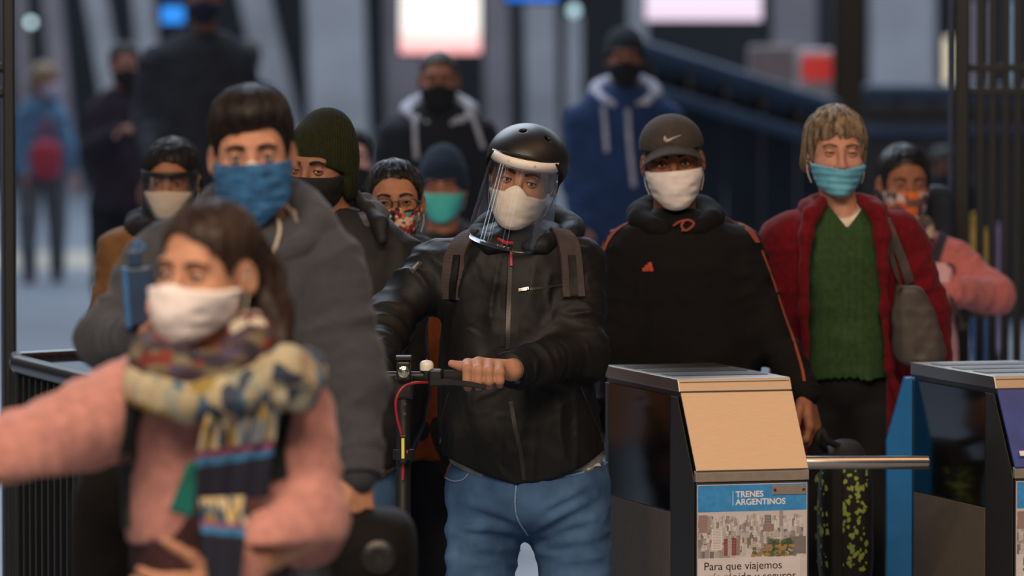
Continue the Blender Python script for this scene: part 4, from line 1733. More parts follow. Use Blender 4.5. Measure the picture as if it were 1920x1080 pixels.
# the scooter -----------------------------------------------------
Yh = FPX / 762
bz = at(800, 705, Yh)[2]
bx = at(757, 705, Yh)[0]
m_scoot = M('scooter_black', '#151313', rough=.45, var=.15, vscale=30)
m_rub = M('rubber', '#191717', rough=.85, var=.1)
sc_base = (bx, Yh + .12, 0)
sco = empty('kick_scooter', sc_base, 'black kick scooter with white bell, red brake cable and yellow strip light', 'scooter')
xl, xr = at(600, 705, Yh)[0], at(912, 705, Yh)[0]
MB().tube([(xl, Yh, bz), (xr - .11, Yh, bz)], .0115, 16).build('handlebar', m_scoot, sco, smooth=True)
for x0, x1 in ((xr - .105, xr), (xl, xl + .105)):
    MB().tube(np.linspace((x0, Yh, bz), (x1, Yh, bz), 10), [.0155] * 9 + [.012], 18).build('grip', m_rub, sco, smooth=True)
MB().box((xr - .125, Yh - .004, bz - .003), (.034, .036, .042)).build('lever_clamp', m_scoot, sco, bevel=.006)
lv = [at(805, 716, Yh - .02), at(840, 717, Yh - .03), at(880, 720, Yh - .045), at(911, 726, Yh - .045)]
V, F = ribbon(smooth_path(lv, 12), np.tile([0, -1.0, 0], (12, 1)), np.linspace(.018, .011, 12), .010)
mk('brake_lever', V, F, m_scoot, sco, smooth=False).modifiers.new('bevel', 'BEVEL').width = .002
foot_y = Yh - .17
MB().tube([(bx, Yh + .01, bz + .005), (bx - .002, Yh - .04, .62), (bx - .004, Yh - .13, .16)], [.017, .0195, .0215], 18).build('stem', m_scoot, sco, smooth=True)
MB().box((bx, Yh + .004, bz - .028), (.05, .045, .06)).build('stem_head', m_scoot, sco, bevel=.008)
# headlight
hl_c = at(757, 694, Yh - .03)
MB().box(hl_c + [0, .006, -.002], (.036, .034, .050)).build('headlight', m_scoot, sco, bevel=.006)
hlo = sco.children[-1]
MB().lathe(hl_c + [0, -.010, -.004], [(.0150, 0), (.0140, .004), (.006, .007), (.0005, .0078)], 20, axis=(0, -1, 0)).build('lens', M('lens_glass', '#d8c8b0', rough=.08, metal=.9, var=.5, vscale=200), hlo, smooth=True)
MB().box(hl_c + [0, .004, .030], (.040, .04, .012)).build('lamp_bracket', m_scoot, hlo, bevel=.003)
# bell
bc = at(800, 690, Yh)
R_ = .0172
MB().lathe(bc - [0, 0, .006], [(R_ * .95, 0), (R_, .004), (R_, .013), (R_ * .93, .019), (R_ * .68, .0235), (R_ * .25, .0255), (.0004, .0257)], 24).build('bell', M('bell_white', '#e4ddd4', rough=.3, var=.03), sco, smooth=True)
MB().lathe(bc - [0, 0, .028], [(.012, 0), (.014, .010), (.013, .022)], 16).build('bell_base', m_scoot, sco, smooth=True)
MB().lathe(bc + [0, 0, .0195], [(.004, 0), (.0035, .0018), (.0005, .0022)], 12).build('bell_screw', m_scoot, sco, smooth=True)
cab_p = [at(802, 717, Yh - .02), at(778, 718, Yh - .045), at(757, 725, Yh - .06), at(743, 748, Yh - .065), at(744, 780, Yh - .06), at(752, 812, Yh - .055), at(757, 840, Yh - .045), at(755, 900, Yh - .05)]
MB().tube(smooth_path(cab_p, 40), .0033, 8).build('brake_cable', M('cable_red', '#9c1626', rough=.5, var=.05), sco, smooth=True)
lz = at(756, 842, Yh - .065)
led = MB().box(lz, (.016, .014, .070)).build('strip_light', m_scoot, sco, bevel=.003)
MB().box(lz + [-.0005, -.008, .002], (.0075, .004, .050)).build('yellow_strip', M('yellow_strip', '#d9c94a', rough=.4, var=.05, emit=.12), led, bevel=.001)
MB().box(lz + [.0095, -.006, -.006], (.003, .004, .008)).build('red_switch', M('switch_red', '#c43030', var=0), led)
cz = at(757, 852, Yh - .045)
MB().lathe(cz - [0, 0, .012], [(.026, 0), (.027, .012), (.026, .024)], 20).build('stem_clamp', m_scoot, sco, smooth=True)
for py in (757, 776):
    q = at(759, py, Yh - .037)
    MB().lathe(q, [(.004, 0), (.0035, .0015)], 10, axis=(0, -1, 0)).build('bolt', m_steel_d, sco)
# deck and wheels
MB().prism([(bx - .075, foot_y + .10, .095), (bx + .075, foot_y + .10, .095), (bx + .075, foot_y + .62, .095), (bx - .075, foot_y + .62, .095)], (0, 0, .045)).build('deck', m_scoot, sco, bevel=.012)
MB().box((bx, foot_y + .36, .143), (.13, .46, .006)).build('grip_mat', m_rub, sco)
MB().prism([(bx - .02, foot_y + .03, .16), (bx - .02, foot_y + .03, .22), (bx - .02, foot_y + .14, .15), (bx - .02, foot_y + .14, .09)], (.04, 0, 0)).build('neck_brace', m_scoot, sco, bevel=.004)
for wy in (foot_y - .0, foot_y + .78):
    wh = MB()
    prof = [(.06, -.02), (.095, -.022), (.105, -.012), (.107, 0), (.105, .012), (.095, .022), (.06, .02)]
    wh.lathe((bx, wy, .107), prof, 32, axis=(1, 0, 0)).build('wheel', m_rub, sco, smooth=True)
    MB().lathe((bx, wy, .107), [(.055, -.018), (.06, 0), (.055, .018)], 24, axis=(1, 0, 0)).build('hub', m_steel_d, sco, smooth=True)
for sd in (-1, 1):
    MB().box((bx + sd * .032, foot_y, .15), (.01, .03, .12)).build('fork', m_scoot, sco)
    MB().box((bx + sd * .032, foot_y + .69, .115), (.01, .2, .025)).build('rear_fork', m_scoot, sco)

# the gripping hands
def grip_hand(x_in, x_out, wrist, thumb_pts, sc=1.12):
    S = []
    for i in range(4):
        x = x_in + (x_out - x_in) * i / 3
        r = [.0122, .0122, .0118, .0106][i] * sc
        k = np.array([x, Yh + .014, bz + .031 - .004 * abs(i - 1)])
        p = np.array([x, Yh - .029, bz + .019 - .003 * i])
        dd = np.array([x, Yh - .032, bz - .010])
        t = np.array([x, Yh - .008, bz - .027 + .002 * i])
        S += [(k, p, r * 1.1, r), (p, dd, r, r * .92), (dd, t, r * .92, r * .78)]
        S += [(wrist, k, .024, r * 1.12)]
    S += [(thumb_pts[i], thumb_pts[i + 1], [.016, .0135, .0125][i], [.0135, .0125, .0095][i]) for i in range(3)]
    return S


S = grip_hand(at(877, 705, Yh)[0], at(937, 705, Yh)[0], at(958, 694, Yh + .045),
              [at(925, 694, Yh + .03), at(890, 690, Yh + .012), at(864, 687, Yh - .002), at(847, 682, Yh - .006)])
S.append((at(958, 694, Yh + .045), aR[0][2], .026, .030))
C.hand(S, .0024, .0055)
xg = xl + .05
S = grip_hand(xg + .04, xg - .04, np.array([xg - .03, Yh + .06, bz + .02]), [np.array([xg, Yh + .03, bz + .01]), np.array([xg + .03, Yh + .01, bz + .02]), np.array([xg + .06, Yh - .0, bz + .02]), np.array([xg + .08, Yh - .004, bz + .022])])
S.append((np.array([xg - .03, Yh + .06, bz + .02]), aL[0][2], .026, .030))
C.hand(S, .004, .0045)
C.finish('man in black jacket, cycle helmet and clear face shield, gripping the scooter')

# backpack on his back, of which the shoulder straps show
bpk = empty('backpack', (C.t_mid[0], C.Y + .34, 1.0), 'backpack with brown-grey straps worn by the man in the helmet', 'backpack')


def pack_f(c, r):
    def f(q):
        u = np.abs((q - np.asarray(c, np.float32)) / np.asarray(r, np.float32))
        return ((u ** 3.2).sum(1) ** (1 / 3.2) - 1) * min(r) + .004 * (vnoise(q * 14) - .5)
    return f


c_ = np.array([C.t_mid[0], C.Y + .36, 1.15])
V, F = surface(pack_f(c_, (.15, .09, .22)), c_ - [.2, .14, .27], c_ + [.2, .14, .27], .012)
mk('bag', V, F, m_darkgrey, bpk)
for pts in ([(893, 436), (872, 452), (856, 480), (850, 520), (848, 562)], [(1048, 436), (1062, 455), (1068, 480), (1072, 520), (1076, 560)]):
    st = px_ribbon('shoulder_strap', jf, pts, (C.Y - .5, C.Y + .3), .056, .010, m_darkgrey, bpk, 26, .002)
    pts2 = [(x + 6, y) for x, y in pts[2:]] if pts[0][0] < 950 else [(x, y) for x, y in pts[2:]]
    px_ribbon('strap_webbing', jf, pts2, (C.Y - .5, C.Y + .3), .020, .013, m_blackcloth, st, 16, .002)


# ================================================================== the man in the grey hooded top
B = Person(940, (472, 297), yaw=2, pitch=2, roll=-3, skin='b07e66')
B.head(B.at(480, 452, .10), gaze=(-1, 3), iris='#3a3320', brow='#140d09', brow_t=1.05, opn=1.3)
hb = hairline(.056, -.018, -.05, slope=.16)
B.hair(hb, .013, M('hair_dark_brown', '#150c09', rough=.55, var=.5, vscale=260, stretch=(1, .3, .3), spec=.35), noise=.003,
       extra=lambda q: smax(ell(q, (0, .004, .084), (.078, .100, .058)), hb(q) - q[:, 2] + .002, .008), strands=420, sr=.0014, len_j=.006, taper=True)
bm = B.mask(M('bandana_blue', '#23527f', rough=.9, var=.18, vscale=30, bump=.4, bscale=700, bdist=.0008, col2='#2f6799'), ztop=-.011, drop=.0, zbot=-.085, yside=.004, puff=.007, point=.062, folds=.003, name='bandana', loops=False)
MB().tube(B.w(smooth_path([(-.010, -.099, -.011), (0, -.105, -.007), (.010, -.099, -.011)], 9)), .003, 6).build('inner_mask_edge', m_white, bm, smooth=True)
for sd in (-1, 1):
    MB().tube(B.w(smooth_path([(sd * .070, -.004, -.018), (sd * .078, -.002, .008), (sd * .082, .012, .022)], 10)), .0016, 6).build('ear_loop', m_white, bm, smooth=True)
B.torso_rows([(398, 436, 528, .07), (428, 396, 578, .10), (462, 352, 622, .125), (540, 305, 650, .14), (700, 292, 650, .15), (850, 295, 655, .15), (980, 300, 660, .15)], dyc=.11)
aL = ([B.at(318, 480, .10), B.at(203, 632, -.02), B.at(262, 634, -.22)], [.076, .056, .042])
aR = ([B.at(605, 492, .10), B.at(668, 716, .02), B.at(672, 880, -.06)], [.080, .062, .044])
arm_limbs(B, aL, aR)
m_grey = M('grey_fleece', '#3b3c42', rough=.95, var=.08, vscale=120, bump=.4, bscale=500, bdist=.001, sheen=.1, spec=.2, wr=.3)
ho, hf = B.garment('hooded_top', m_grey, [aL, aR], h=.008, fold=.006, sfold=.008, seed=1)
pts = neck_ring(B.at(487, 430, .10), .112, .105, 28, 335, 18, .055)
_, hdf = roll_part(B, 'hood', pts, list(np.interp(range(18), [0, 4, 12, 17], [.026, .044, .046, .026])), m_grey, ho, .007, fold=.008, fs=18)
pts = neck_ring(B.at(484, 424, .085), .085, .085, 30, 332, 16, .055)
roll_part(B, 'hood_lining', pts, [.010] * 16, M('lining_pale', '#a59a92', rough=.95), ho, .005, fold=.002)
yr = (B.Y - .5, B.Y + .3)
P = smooth_path([(518, 408), (524, 430), (518, 462), (513, 490), (514, 512)], 20)
Pw, N = hit(lambda q: np.minimum(hf(q), hdf(q)), P, *yr)
MB().tube(Pw + N * .003, [.0032] * 18 + [.0042, .0042], 8).build('drawstring', M('cord_cream', '#b9aea0', rough=.9, var=0), ho, smooth=True)
cuff(B, aL[0][1], aL[0][2], .047, m_grey, ho, .05)
cuff(B, aR[0][1], aR[0][2], .050, m_grey, ho, .06, out=.016)
d = aR[0][2] - aR[0][1]
B.hand(hand_prims(aR[0][2] + np.array([0, 0, -.01]), (-.05, -.15, -1), (-.8, -.5, 0), (-.5, .8, 0), curl=(.7, .9, .6)), .003)
B.hand(hand_prims(aL[0][2], (.35, -.25, .75), (.2, -.6, .6), (.7, -.3, -.3), curl=(.5, .8, .6)), .003)
B.legs(np.array([B.t_mid[0], B.Y + .11, .92]), M('grey_trousers', '#2a2c33', rough=.9), h=.014)
B.finish('dark-haired man in grey hooded top with a blue cloth over nose and mouth')
# the blue case in his raised hand
pc = B.at(262, 556, -.27)
ph = empty('phone_case', pc - [0, 0, .09], 'blue phone case with a wrist strap, held up by the man in grey', 'phone')
Rm = rot(12, 0, -4)
MB().box(pc, (.055, .014, .115), Rm).build('case_back', M('case_navy', '#1d3452', rough=.5), ph, bevel=.006)
MB().box(pc + Rm @ np.array([-.026, -.001, 0]), (.010, .020, .120), Rm).build('case_edge', M('case_blue', '#34679a', rough=.45), ph, bevel=.004)
MB().box(pc + Rm @ np.array([-.004, 0, .074]), (.026, .014, .034), Rm).build('case_neck', M('case_navy', '#1d3452'), ph, bevel=.005)
MB().tube([pc + Rm @ np.array(v) for v in smooth_path([(-.006, 0, .088), (.002, 0, .105), (.016, .0, .098), (.006, 0, .088)], 16)], .0035, 8).build('wrist_strap', M('case_blue', '#34679a'), ph, smooth=True)
# the black bag hanging from his other hand
bc = B.at(702, 1050, -.02)
bag = empty('travel_bag', bc - [0, 0, .16], 'black travel bag in the lowered hand of the man in grey', 'bag')
V, F = surface(pack_f(bc, (.085, .15, .105)), bc - [.13, .2, .16], bc + [.13, .2, .16], .009)
m_bag = M('bag_black', '#0c0a0a', rough=.85, var=.2, vscale=20, bump=.3, bscale=200, spec=.2, wr=.6)
mk('bag_body', V, F, m_bag, bag)
hp = [bc + [-.05, -.06, .07], bc + [-.045, -.06, .10], aR[0][2] + [-.012, -.03, -.105], bc + [-.01, -.06, .10], bc + [.01, -.06, .07]]
MB().tube(smooth_path(hp, 24), .010, 10).build('handle', m_bag, bag, smooth=True)
MB().lathe(bc + [.012, -.148, .02], [(.034, -.01), (.034, .006), (.026, .012), (.014, .012), (.012, .008)], 24, axis=(0, -1, 0)).build('end_disc', M('bag_disc', '#1c1918', rough=.4), bag, smooth=True)

# ================================================================== the woman in the pink cardigan, nearest
A = Person(1060, (338, 519), yaw=-30, pitch=2, roll=2, skin='b58369', fem=1)
A.head(A.at(398, 700, .10), gaze=(-8, 0), brow='#2a1a12', brow_t=.9, opn=1.35)
ha = lambda q: hairline(.076, .0, -.06, ear=.03)(q) - np.clip((-q[:, 1] - .03) / .03, 0, 1) * np.where(q[:, 0] > -.015, 9.0, 7.0) * (q[:, 0] + .015) ** 2
ex = [A.l(A.at(*p)) for p in ((430, 445, .16), (478, 520, .17), (502, 590, .15), (528, 665, .11))]


def a_extra(q):
    d = rcone(q, ex[0], ex[1], .050, .050)
    d = smin(d, rcone(q, ex[1], ex[2], .050, .046), .02)
    d = smin(d, rcone(q, ex[2], ex[3], .046, .026), .02)
    return d


A.hair(ha, .008, m_hair_br, extra=a_extra, noise=.004, strands=260, sr=.0012, part=-.02)
A.mask(m_white, ztop=-.016, drop=.10, rise=.006, zbot=-.122, tent=.016, puff=.010, yside=-.006, folds=.002)
A.torso_rows([(648, 352, 462, .06), (688, 300, 530, .10), (735, 250, 585, .12), (850, 238, 562, .13), (960, 236, 560, .13), (1010, 240, 560, .135)], dyc=.11)
aL = ([A.at(262, 752, .08), A.at(40, 852, -.12), A.at(-170, 940, -.3)], [.084, .070, .055])
aR = ([A.at(548, 792, .08), A.at(572, 985, -.02), A.at(414, 1096, -.2)], [.078, .072, .052])
arm_limbs(A, aL, aR)
m_pink = M('pink_wool', '#b37d75', rough=.95, var=.12, vscale=45, bump=.6, bscale=240, bdist=.003, sheen=.15, spec=.2)
hxa = np.array([at(x, 980, A.Y)[0] for x in (215, 240, 285, 335, 375, 410, 700)])
hza = np.array([at(300, y, A.Y)[2] for y in (880, 900, 990, 958, 910, 1010, 1012)])
ca, cf = A.garment('cardigan', m_pink, [aL, aR], h=.008, fold=.006, sfold=.006, seed=2, hem=lambda q: np.where(q[:, 1] < A.Y - .01, np.interp(q[:, 0], hxa, hza) - q[:, 2], -1))
cuff(A, aL[0][1], aL[0][2], .056, m_pink, ca, .06)
cuff(A, aR[0][1], aR[0][2], .054, m_pink, ca, .06)
A.hand(hand_prims(aR[0][2], (-.95, -.2, -.12), (.1, -.4, .9), (.2, .9, .3), curl=(.35, .4, .3), sc=.95), .003)
A.hand(hand_prims(aL[0][2], (-.9, -.4, -.15), (0, -.4, .9), (0, 1, 0), sc=.95), .006)
tb, tf0, tm0 = A.t_box, A.t_field, A.t_mid
A.torso_rows([(840, 262, 540, .11), (940, 250, 548, .12), (1010, 248, 550, .125), (1130, 246, 552, .13)], dyc=.11)
A.garment('undershirt', M('maroon_top', '#3a1a1e', rough=.9, var=.2), [], h=.012, fold=.006)
A.t_box, A.t_field, A.t_mid = tb, tf0, tm0
A.legs(np.array([A.t_mid[0], A.Y + .11, .86]), M('grey_skirt', '#55505a', rough=.9), h=.014, waist=(.165, .14))
ck = np.array([.0, 0, 0])
# scarf
m_sc1 = cells_mat('scarf_red', ['#2e2634', '#3d2c3a', '#554634', '#2a2230', '#6e2a20', '#463a50', '#6d6350'], 34, stretch=(1, 1, 2))
m_sc2 = cells_mat('scarf_cream', ['#a39576', '#a89c80', '#8a8a7c', '#8a7638', '#3f5a72', '#958168', '#333c4e', '#9f9680'], 30, stretch=(1.2, 1, .8))
m_sc3 = cells_mat('scarf_feather', ['#b9a98a', '#98917f', '#c0a878', '#27364e', '#6a7480', '#94793a', '#a99a80'], 46, stretch=(1.6, 1, .42))
m_mag = M('scarf_magenta', '#7c3a5c', rough=.95, var=.15)
m_blu = M('scarf_blue', '#2f6a94', rough=.95, var=.15)
m_nav = M('scarf_navy', '#14172a', rough=.95, var=.2)
m_teal = M('scarf_teal', '#0f6a62', rough=.95, var=.12)
up_pts = [A.at(*p) for p in ((300, 655, .10), (285, 670, .0), (318, 690, -.06), (385, 694, -.07), (445, 676, -.05), (478, 640, .02), (470, 625, .12))]
wr, _ = roll_part(A, 'scarf', smooth_path(up_pts, 16), [.034] * 16, m_sc1, A.root, .007, fold=.007)
lo_pts = [A.at(*p) for p in ((300, 690, .16), (262, 708, .05), (292, 738, -.07), (372, 752, -.10), (455, 738, -.11), (525, 712, -.07), (575, 700, .02), (520, 680, .18))]
roll_part(A, 'scarf_wrap', smooth_path(lo_pts, 18), [.034] * 18, m_sc2, wr, .007, fold=.009)
kn_pts = [A.at(*p) for p in ((505, 705, -.10), (535, 690, -.12), (568, 705, -.10), (560, 735, -.09), (520, 735, -.10))]
roll_part(A, 'scarf_knot', kn_pts, [.03, .036, .032, .03, .03], m_sc2, wr, .007, fold=.010)
roll_part(A, 'scarf_end', [A.at(*p) for p in ((452, 640, .0), (474, 628, .02), (470, 600, .05))], [.028, .03, .022], cells_mat('scarf_dots', ['#2a2436', '#a8a090', '#5a2030', '#23304a', '#c2b8a8'], 40), wr, .007, fold=.008)


def sheet(name, q, dys, mat, parent, n=14, amp=.006, waves=3.5, thick=.004, P=A):
    """hanging cloth between four pixel corners (top left, top right, bottom right, bottom left) with soft folds"""
    q = np.asarray(q, float)
    V = []
    for lay in (0, 1):
        for i in range(n + 1):
            for j in range(n + 1):
                u, v = j / n, i / n
                p = (1 - v) * ((1 - u) * q[0] + u * q[1]) + v * ((1 - u) * q[3] + u * q[2])
                dy = dys[0] * (1 - v) + dys[1] * v
                V.append(P.at(p[0], p[1], dy - amp * math.sin(u * waves * 2 * math.pi + .6 * v) + lay * thick))
    w = n + 1
    m = w * w
    F = []
    for i in range(n):
        for j in range(n):
            k = i * w + j
            F.append([k, k + 1, k + w + 1, k + w][::-1])
            F.append([m + k, m + k + w, m + k + w + 1, m + k + 1][::-1])
    edge = list(range(w)) + [i * w + n for i in range(1, w)] + [n * w + j for j in range(n - 1, -1, -1)] + [i * w for i in range(n - 1, 0, -1)]
    for i in range(len(edge)):
        a, b = edge[i], edge[(i + 1) % len(edge)]
        F.append([a, b, m + b, m + a])
    return mk(name, V, F, mat, parent)


t_ = sheet('scarf_tail', [(392, 742), (535, 716), (515, 830), (370, 848)], (-.135, -.11), m_sc3, wr, n=22, amp=.010, waves=4)
sheet('magenta_stripe', [(370, 846), (515, 828), (514, 842), (369, 860)], (-.111, -.109), m_mag, wr)
sheet('blue_stripe', [(369, 859), (514, 841), (513, 856), (368, 878)], (-.110, -.107), m_blu, wr)
sheet('navy_panel', [(368, 876), (513, 854), (504, 930), (366, 946)], (-.108, -.10), m_nav, wr)
sheet('teal_lining', [(352, 868), (376, 862), (362, 972), (316, 958)], (-.09, -.085), m_teal, wr, amp=.002)
sheet('scarf_tail', [(374, 934), (462, 930), (462, 986), (374, 980)], (-.27, -.28), m_sc3, wr, amp=.004, waves=2)
sheet('magenta_stripe', [(374, 978), (462, 984), (462, 992), (376, 986)], (-.281, -.285), m_mag, wr, amp=.004, waves=2)
sheet('blue_stripe', [(375, 985), (462, 991), (460, 1008), (378, 1000)], (-.285, -.29), m_blu, wr, amp=.004, waves=2)
sheet('navy_panel', [(378, 999), (461, 1007), (450, 1110), (392, 1110)], (-.29, -.31), m_nav, wr, amp=.004, waves=2)
sheet('navy_panel', [(366, 942), (384, 940), (390, 1100), (372, 1000)], (-.11, -.12), m_nav, wr, amp=.003, waves=2)
A.finish('woman in pink cardigan and patterned scarf, wearing a white mask, nearest the camera')
# her backpack
bk = empty('backpack', A.at(240, 1050, .34) * [1, 1, 0] + [0, 0, .78], 'dark backpack with bottle-green straps worn by the woman in pink cardigan', 'backpack')
c_ = A.at(262, 1010, .32)
V, F = surface(pack_f(c_, (.125, .10, .17)), c_ - [.17, .15, .22], c_ + [.17, .15, .22], .01)
mk('bag', V, F, M('pack_black', '#131010', rough=.85, var=.4, vscale=12, bump=.4, bscale=60, wr=.8, spec=.2), bk)
m_gs = M('strap_green', '#16211e', rough=.9, var=.15)
px_ribbon('shoulder_strap', cf, [(272, 690), (250, 760), (236, 850), (240, 940), (240, 990)], (A.Y - .5, A.Y + .3), .036, .006, m_gs, bk, 30, .002)
px_ribbon('shoulder_strap', cf, [(548, 720), (530, 790), (522, 850), (528, 900)], (A.Y - .5, A.Y + .3), .030, .006, m_gs, bk, 24, .002)


# ================================================================== the man in the cap
D = Person(690, (1263, 309), yaw=0, pitch=4, roll=-5, skin='8c5a42', sc=.99)
D.head(D.at(1266, 432, .10), neck_r=.056, gaze=(0, -6))
D.hair(hairline(.06, -.015), .004, m_hair_dk, noise=.001)
D.mask(m_white, ztop=-.014, drop=.05, zbot=-.126, tent=.008, puff=.008, yside=-.004, folds=.002)
m_cap = M('cap_cloth', '#3a332e', rough=.9, var=.1, vscale=60, bump=.4, bscale=600, bdist=.001)


def cap_f(q):
    d = ell(q, (0, .026, .044), (.090, .110, .087))
    d = smax(d, .034 + .10 * (q[:, 1] - .02) * (q[:, 1] < .02) * -.4 - q[:, 2], .006)
    d = smax(d, -ell(q, (0, .026, .036), (.082, .102, .075)), .004)
    a = np.arctan2(q[:, 0], -(q[:, 1] - .026))
    return d + .0012 * np.exp(-(np.abs(np.sin(a * 3)) * 14) ** 2)


cap = D.local('cap', cap_f, (-.12, -.12, 0), (.12, .16, .17), .003, m_cap)
V = []
na, nt_ = 32, 10
for lay in (0, 1):
    for i in range(nt_ + 1):
        t = i / nt_
        for j in range(na + 1):
            a = -1 + 2 * j / na
            an_ = math.radians(a * 66)
            ln = .070 * max(0.0, math.cos(a * math.pi / 2)) ** .6
            x = .088 * math.sin(an_) + .012 * t * math.sin(an_)
            y = .026 - .108 * math.cos(an_) - ln * t
            z = .058 - .020 * t - .050 * (abs(a) ** 2) - .004 * lay
            V.append((x, y, z))
w_ = na + 1
m_ = w_ * (nt_ + 1)
F = []
for i in range(nt_):
    for j in range(na):
        k = i * w_ + j
        F.append([k, k + w_, k + w_ + 1, k + 1])
        F.append([m_ + k, m_ + k + 1, m_ + k + w_ + 1, m_ + k + w_])
for j in range(na):
    k = nt_ * w_ + j
    F.append([k, m_ + k, m_ + k + 1, k + 1])
    F.append([j, j + 1, m_ + j + 1, m_ + j])
mk('cap_peak', D.w(V), F, m_cap, cap)
capw = lambda q: D.sc * cap_f(((q - D.c.astype(np.float32)) @ D.R.astype(np.float32)) / D.sc)
# pale tick-shaped mark on the cap, swept from a broad heel to a thin tip
tick = smooth_path([(1246.5, 255.5), (1248, 263), (1254, 263), (1264, 258.5), (1277, 253.5)], 20)
Pw, N = hit(capw, tick, D.Y - .4, D.Y + .2)
V, F = ribbon(Pw, N, np.interp(np.linspace(0, 1, 20), [0, .2, .4, 1], [.004, .0095, .0085, .0012]), .0018)
mk('cap_mark', V, F, M('mark_pale', '#a79a94', rough=.7), cap)

D.torso_rows([(388, 1228, 1312, .07), (412, 1190, 1345, .10), (440, 1165, 1385, .125), (500, 1160, 1408, .14), (600, 1162, 1414, .145), (700, 1158, 1424, .15), (820, 1155, 1415, .15)], dyc=.11)
aL = ([D.at(1180, 472, .10), D.at(1158, 640, .08), D.at(1150, 790, .0)], [.068, .058, .045])
aR = ([D.at(1385, 472, .10), D.at(1440, 620, .06), D.at(1510, 735, -.04)], [.068, .056, .040])
arm_limbs(D, aL, aR)
m_dk = M('black_sweat', '#0d0b0c', rough=.9, var=.15, vscale=30, bump=.3, bscale=400, bdist=.001, spec=.25, wr=.3)
ds, df = D.garment('sports_top', m_dk, [aL, aR], h=.007, fold=.005, sfold=.007, seed=3, fscale=(10, 10, 5))
roll_part(D, 'hood_collar', neck_ring(D.at(1266, 408, .10), .098, .098, 20, 340, 18, .03), list(np.interp(range(18), [0, 4, 13, 17], [.022, .034, .034, .022])), m_dk, ds, .007, fold=.006, fs=20)
m_or = M('orange_stripe', '#8a402c', rough=.9, var=.1)
yr = (D.Y - .5, D.Y + .35)
for k in range(3):
    o_ = k * 9
    px_ribbon('stripe', df, [(1180 - o_ * .75, 417 + o_ * .5), (1158 - o_, 432 + o_ * .55), (1142 - o_ * .7, 452 + o_ * .9), (1134 - o_ * .5, 470 + o_)], yr, .0065, .0018, m_or, ds, 18, .0012)
    px_ribbon('stripe', df, [(1340 + o_ * .6, 404 + o_ * .25), (1372 + o_ * .4, 414 + o_ * .2), (1400 + o_ * .4, 432 - o_ * .1), (1418 + o_ * .3, 455)], yr, .0055, .0018, m_or, ds, 18, .0012)
px_ribbon('sleeve_stripe', df, [(1428, 470), (1450, 530), (1470, 590), (1488, 640), (1503, 690), (1508, 715)], yr, .008, .0018, m_or, ds, 30, .0012)
for i, (x, w0, h0) in enumerate(((1208.5, 5.5, 6), (1215, 6, 11), (1222.5, 6.5, 16))):
    px_patch('chest_mark', df, [[(x - w0 / 2 - h0 * .28, 509 - h0), (x + w0 / 2 - h0 * .28, 509 - h0 - 2), (x + w0 / 2, 508), (x - w0 / 2, 509)]], yr, .0018, M('mark_orange', '#b0402c', rough=.8, var=.05), ds, 3)
for pts in ([(1262, 428), (1275, 420), (1290, 418), (1298, 424), (1290, 434), (1278, 436)], [(1283, 420), (1278, 428), (1284, 436)]):
    Pw, N = hit(lambda q: np.minimum(df(q), D.sc * D.head_field(((q - D.c.astype(np.float32)) @ D.R.astype(np.float32)))), smooth_path(pts, 20), D.Y - .4, D.Y + .3)
    MB().tube(Pw + N * .012, .0035, 7).build('neck_cord', m_or, ds, smooth=True)
cuff(D, aR[0][1], aR[0][2], .042, m_dk, ds, .05)
D.hand(hand_prims(aR[0][2] + (aR[0][2] - aR[0][1]) * .03, (.18, -.25, -.9), (-.35, -.9, .1), (-.9, .2, 0), curl=((.5, .9, .6), (.6, 1.0, .7), (.7, 1.0, .7), (.8, 1.0, .7)), sc=1.1, thumb=(.8, .4, .3)), .003)
D.legs(np.array([D.t_mid[0], D.Y + .11, .86]), m_blackpant, h=.014)
D.finish('man in dark baseball cap and black top with orange shoulder stripes')
# his wheeled bag with lime splashes
bc = D.at(1585, 985, -.02)
bg = empty('wheeled_bag', bc * [1, 1, 0], 'black bag with lime green splashes behind the barrier arm', 'bag')


def wb_f(q):
    u = np.abs((q - bc.astype(np.float32)) / np.array([.075, .12, .235], np.float32))
    return ((u ** 3).sum(1) ** (1 / 3) - 1) * .075 - .004 * (vnoise(q * 18) - .5)


V, F = surface(wb_f, bc - [.12, .16, .28], bc + [.12, .16, .28], .009)
mk('bag_body', V, F, M('splash_base', '#101012', rough=.8, var=.2), bg)
rs = np.random.RandomState(4)
V, F = [], []
sp = []
for i in range(150):
    x = rs.uniform(1572, 1626) if i % 4 else rs.uniform(1530, 1552)
    y = rs.uniform(880, 1070)
    sp.append((x, y))
Pw, N = hit(wb_f, sp, D.Y - .5, D.Y + .2)
m_lime = M('lime_print', '#8fa348', rough=.8, var=.1)
for p_, n_ in zip(Pw, N):
    u_ = np.cross(n_, [0, 0, 1.0])
    u_ /= np.linalg.norm(u_) + 1e-6
    v_ = np.cross(u_, n_)
    k = rs.randint(6, 9)
    r0 = rs.uniform(.002, .0075)
    ring = []
    for j in range(k):
        a_ = 2 * math.pi * j / k
        r_ = r0 * rs.uniform(.5, 1.3)
        ring.append(p_ + n_ * .0006 + u_ * r_ * math.cos(a_) + v_ * r_ * math.sin(a_) * 1.3)
    MB().prism(ring, n_ * .0012).build('lime_splash', m_lime, bg)
MB().box(bc + [-.03, -.125, -.02], (.03, .02, .40)).build('front_strap', M('strap_black', '#0e0d0d'), bg, bevel=.004)
hnd = aR[0][2] + (aR[0][2] - aR[0][1]) * .45
MB().tube(smooth_path([bc + [-.05, 0, .20], hnd + [-.012, 0, -.06], hnd + [.0, 0, -.03], hnd + [.02, 0, -.06], bc + [.03, 0, .20]], 30), .009, 10).build('handle', M('strap_black', '#0e0d0d'), bg, smooth=True)
